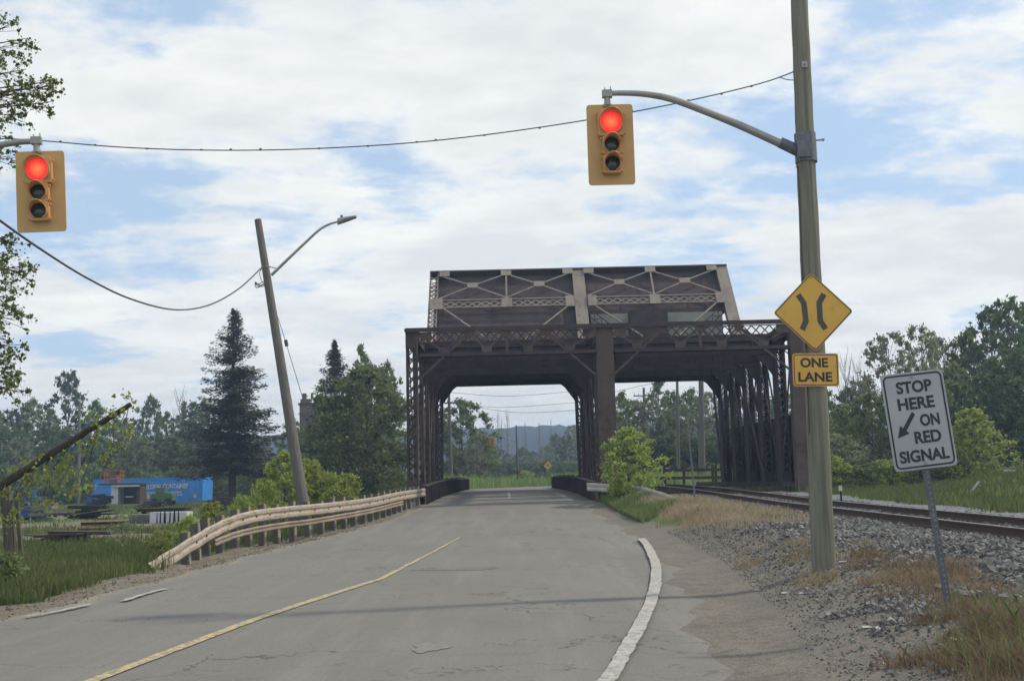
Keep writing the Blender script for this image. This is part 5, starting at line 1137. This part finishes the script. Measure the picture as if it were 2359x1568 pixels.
def fallen():
    rng = np.random.default_rng(45); Y = 20
    P0 = [at(-140, 1212, Y), at(0, 1119, Y), at(60, 1082, Y), at(130, 1037, Y), at(200, 993, Y), at(255, 960, Y), at(302, 931, Y)]
    P0[0].z = max(P0[0].z, G(P0[0].x, P0[0].y))
    root = thing('broken_tree', 'dark broken tree trunk leaning in from the left edge with leafy twigs below', 'tree', P0[0]); mb = MB(); P_ = smooth_path(P0, 6)
    mb.tube([p+Vector((0, 0, rng.uniform(-.008, .008))) for p in P_], [.085-.04*i/(len(P_)-1) for i in range(len(P_))], 10)
    cent = []; rad = []
    for (px, py) in ((262, 1018), (230, 1000), (205, 1030), (285, 1010), (245, 1045), (150, 1060), (120, 1080), (180, 1090), (100, 1105), (75, 1120), (60, 1100), (140, 1110), (165, 1118), (115, 1140), (55, 1150), (85, 1085), (40, 1175), (20, 1140), (180, 1130), (130, 1065), (295, 925), (30, 1090), (60, 1060), (270, 960), (10, 1200), (275, 985), (215, 965), (95, 1160)):
        c = at(px, py, Y+rng.uniform(-.7, .7)); s0 = P_[min(len(P_)-1, max(0, int((px+150)/450*len(P_))))]; m_ = s0.lerp(c, .5)+Vector((rng.uniform(-.1, .1), 0, .08)); mb.tube([m_ if cent and len(cent) % 3 else s0, m_.lerp(c, .4)+Vector((rng.uniform(-.12, .12), 0, .05)), c], [.009, .007, .003], 4, False)
        for k in range(5): q = c+Vector((rng.uniform(-.2, .2), rng.uniform(-.25, .25), rng.uniform(-.16, .14))); cent.append(tuple(q)); rad.append(.12)
    mb.build('trunk', M['bark_dark'], root); V, v = leaf_cards(cent, rad, 9, .055, rng, flat=1.0, elong=1.3); V -= np.array(P0[0]); np_mesh('foliage', V, 4, M['leaf_lime'], root, v*.45)
    # low shrub in the corner
    base = ground_at(15, 19.5); r2 = thing('bush', 'small leafy shrub in the grass at the lower left edge', 'bush', base); cent = []; rad = []
    for k in range(60): c = at(rng.uniform(-60, 38), rng.uniform(1280, 1375), 19.5+rng.uniform(-.7, .7)); cent.append(tuple(c)); rad.append(.13)
    mb = MB()
    for c in cent[::4]: mb.tube([base-Vector((0, 0, .1)), Vector(c)], [.012, .004], 4, False)
    mb.build('stems', M['bark'], r2); V, v = leaf_cards(cent, rad, 30, .06, rng); V -= np.array(base); np_mesh('foliage', V, 4, M['leaf'], r2, v)
fallen()

# grasses
def grass(name, n, region, hr, mt, label, w=.008, lean=.35, clump=0.0):
    X = []; Y = []; Z = []
    while len(X) < n:
        x, y, ok = region()
        if ok: X.append(x); Y.append(y); Z.append(G(x, y)-.01)
    P = np.stack([X, Y, Z], 1); h = RNG.uniform(hr[0], hr[1], n)*(1+.35*np.sin(np.array(X)*2.3)*np.sin(np.array(Y)*1.9)); a = RNG.uniform(0, 2*np.pi, n); le = RNG.normal(0, lean, n)*h; b = RNG.uniform(0, np.pi, n)
    sd = np.stack([np.cos(b), np.sin(b), 0*b], 1)*w; tip = P+np.stack([np.cos(a)*le, np.sin(a)*le, h], 1); mid_ = P+np.stack([np.cos(a)*le*.35, np.sin(a)*le*.35, h*.58], 1)
    V = np.stack([P-sd, P+sd, mid_+sd*.8, tip, mid_-sd*.8], 1).reshape(-1, 3); v = np.clip(RNG.uniform(0, 1, n)*.6+.4*(.5+.5*np.sin(np.array(X)*1.1+np.array(Y)*.8)), 0, 1)
    o = np_mesh(name, V, 5, M[mt], attr=v); return tag(o, label, 'grass', kind='stuff')
U = random.uniform
GRX = [(12, -6.9), (23, -7.7), (28.2, -7.7), (32, -6.9), (36, -5.6), (42, -4.8), (48, -4)]
def reg_left():
    y = U(12, 44)**1.0; t = U(0, 1)**1.4; x = xl(y)-.7-t*16; return x, y, x < interp(y, GRX)-(.15 if y > 24 else -.6)-.5*U(0, 1) and random.random() < (1 if y < 30 else .6) and (xl(y)-x > .9+.3*math.sin(y*3)) and math.exp(-((x+16)/7)**2-((y-38)/3)**2)*1.3 < .4
grass('green_verge_grass', 60000, reg_left, (.1, .32), 'grass_green', 'tall green grass on the verge left of the road', w=.011)
def reg_yard():
    y = U(44, 128); x = U(-62, -8); return x, y, x < xl(y)-3 and math.exp(-((x+19)/7)**2-((y-54)/4)**2)*1.2+math.exp(-((x+30)/9)**2-((y-66)/6)**2) < .4
grass('yard_grass', 38000, reg_yard, (.08, .24), 'grass_green', 'green grass covering the yard left of the bridge', w=.03)
def reg_tri():
    y = U(31.5, 47); x = xr(y)+.3+U(0, 1)*(3.4 if y > 31 else 2.2); return x, y, (x < 7.2) and random.random() < sstep((4.9+.8*math.sin(y*.9)-x)/1.2+(y-36)*.06)
grass('green_wedge_grass', 17000, reg_tri, (.1, .34), 'grass_green', 'green grass wedge between the road and the railway at the bridge', w=.012)
def reg_tan():
    y = U(24.5, 42); x = U(3.6, 7.3); c = 4.4+(30-y)*.05; return x, y, x > xr(y)+.35 and random.random() < sstep((x-4.3+(y-27)*.0)/1.0)*(1 if y > 27+.5*math.sin(x*3) else .55)*(1 if x < 6.7 else .4)
grass('dry_tan_grass', 12000, reg_tan, (.06, .26), 'grass_dry', 'dry tan grass beside the ballast before the bent guardrail', w=.007, lean=.5)
def reg_red():
    y = U(5, 15.5); x = U(2.5, 6.2); edge = interp(y, [(5, 2.0), (6.6, 2.35), (8.5, 3.0), (9.8, 3.6), (11.9, 3.9), (15.5, 4.55)])+.22*math.sin(y*4.3)+.12*math.sin(y*11)
    far = interp(y, [(5, 6), (9.5, 5.6), (11, 5.1), (13, 5.2), (15.5, 5.0)]); d = 1 if y < 9.8 else .42; return x, y, x > edge and x < far and random.random() < d*(.35+.65*(math.sin(x*5+y*3)*.5+.5))*sstep((x-edge)/.5+.25)
grass('dry_red_grass', 44000, reg_red, (.03, .17), 'grass_red', 'dry reddish grass around the stop here sign post', w=.0028, lean=.7)
def reg_mixg():
    x, y, ok = reg_red(); return x, y, ok and y < 10.6 and x > 2.9
grass('green_tufts', 2600, reg_mixg, (.08, .28), 'grass_green', 'sparse green blades among the dry reddish grass', w=.003, lean=.4)
def reg_right():
    y = U(26, 62); x = U(11.6, 34); return x, y, x > interp(y, RX)+4.2
grass('right_strip_grass', 32000, reg_right, (.12, .4), 'grass_green', 'green grass strip between the railway and the right hand wood', w=.022)
def reg_far():
    y = U(84, 132); x = U(-14, 24); return x, y, x < xl(y)-.3 or x > xr(y)+.3
grass('far_meadow_grass', 32000, reg_far, (.4, 1.25), 'grass_meadow', 'bright green meadow grass beyond the bridge deck', w=.04)

def reg_weed():
    y = U(11, 20); x = U(3.6, 5.6); return x, y, math.sin(x*4.1+y*1.7)+math.sin(y*3.3-x*2) > .7
grass('shoulder_weeds', 3500, reg_weed, (.03, .14), 'grass_red', 'thin reddish weeds around the foot of the wooden pole', w=.003, lean=.8)
stones('coarse_gravel', 1500, lambda y: (xr(y)+.7, lowx(y)+.3), (5, 28), (.02, .05), 'scattered coarser pebbles on the road shoulder')
# small litter on the shoulder
for i, (px, py, w, h) in enumerate(((1745, 1360, .07, .015), (1808, 1367, .08, .02), (1847, 1368, .05, .02), (2000, 1447, .1, .02), (2055, 1434, .08, .05), (2025, 1450, .05, .03), (1943, 1295, .12, .015), (2200, 1477, .05, .03))):
    Y = 8.
    for _ in range(30):
        p = at(px, py, Y); Y += (p.z-G(p.x, p.y))*1.6
    mb = MB(); z0 = G(p.x, p.y)
    mb.add([(p.x-w/2, p.y, z0+.01), (p.x+w*.4, p.y-.03, z0+.012), (p.x+w/2, p.y+.04, z0+.02), (p.x+w*.1, p.y+.06, z0+h), (p.x-w*.4, p.y+.05, z0+.02), (p.x, p.y, z0+h*.6)], [(0, 1, 5), (1, 2, 5), (2, 3, 5), (3, 4, 5), (4, 0, 5)])
    tag(mb.build('litter', M['debris_white'], org=(p.x, p.y, z0)), 'scrap of crumpled pale litter lying on the gravel shoulder', 'litter', 'pale litter on the shoulder')

# ------------------------------------------------------------ haze
hm = bpy.data.materials.new('haze'); hm.use_nodes = True; nt = hm.node_tree; nt.nodes.clear(); o_ = nt.nodes.new('ShaderNodeOutputMaterial'); pv = nt.nodes.new('ShaderNodeVolumePrincipled')
pv.inputs['Color'].default_value = (.5, .68, 1.0, 1); pv.inputs['Density'].default_value = .0008; pv.inputs['Anisotropy'].default_value = .2; nt.links.new(pv.outputs[0], o_.inputs['Volume'])
mb = MB(); mb.span(-4100, 4100, -60, 6100, -3.5, 42); hz = mb.build('haze', hm); tag(hz, 'thin bluish air haze over the whole place', 'haze', kind='stuff')
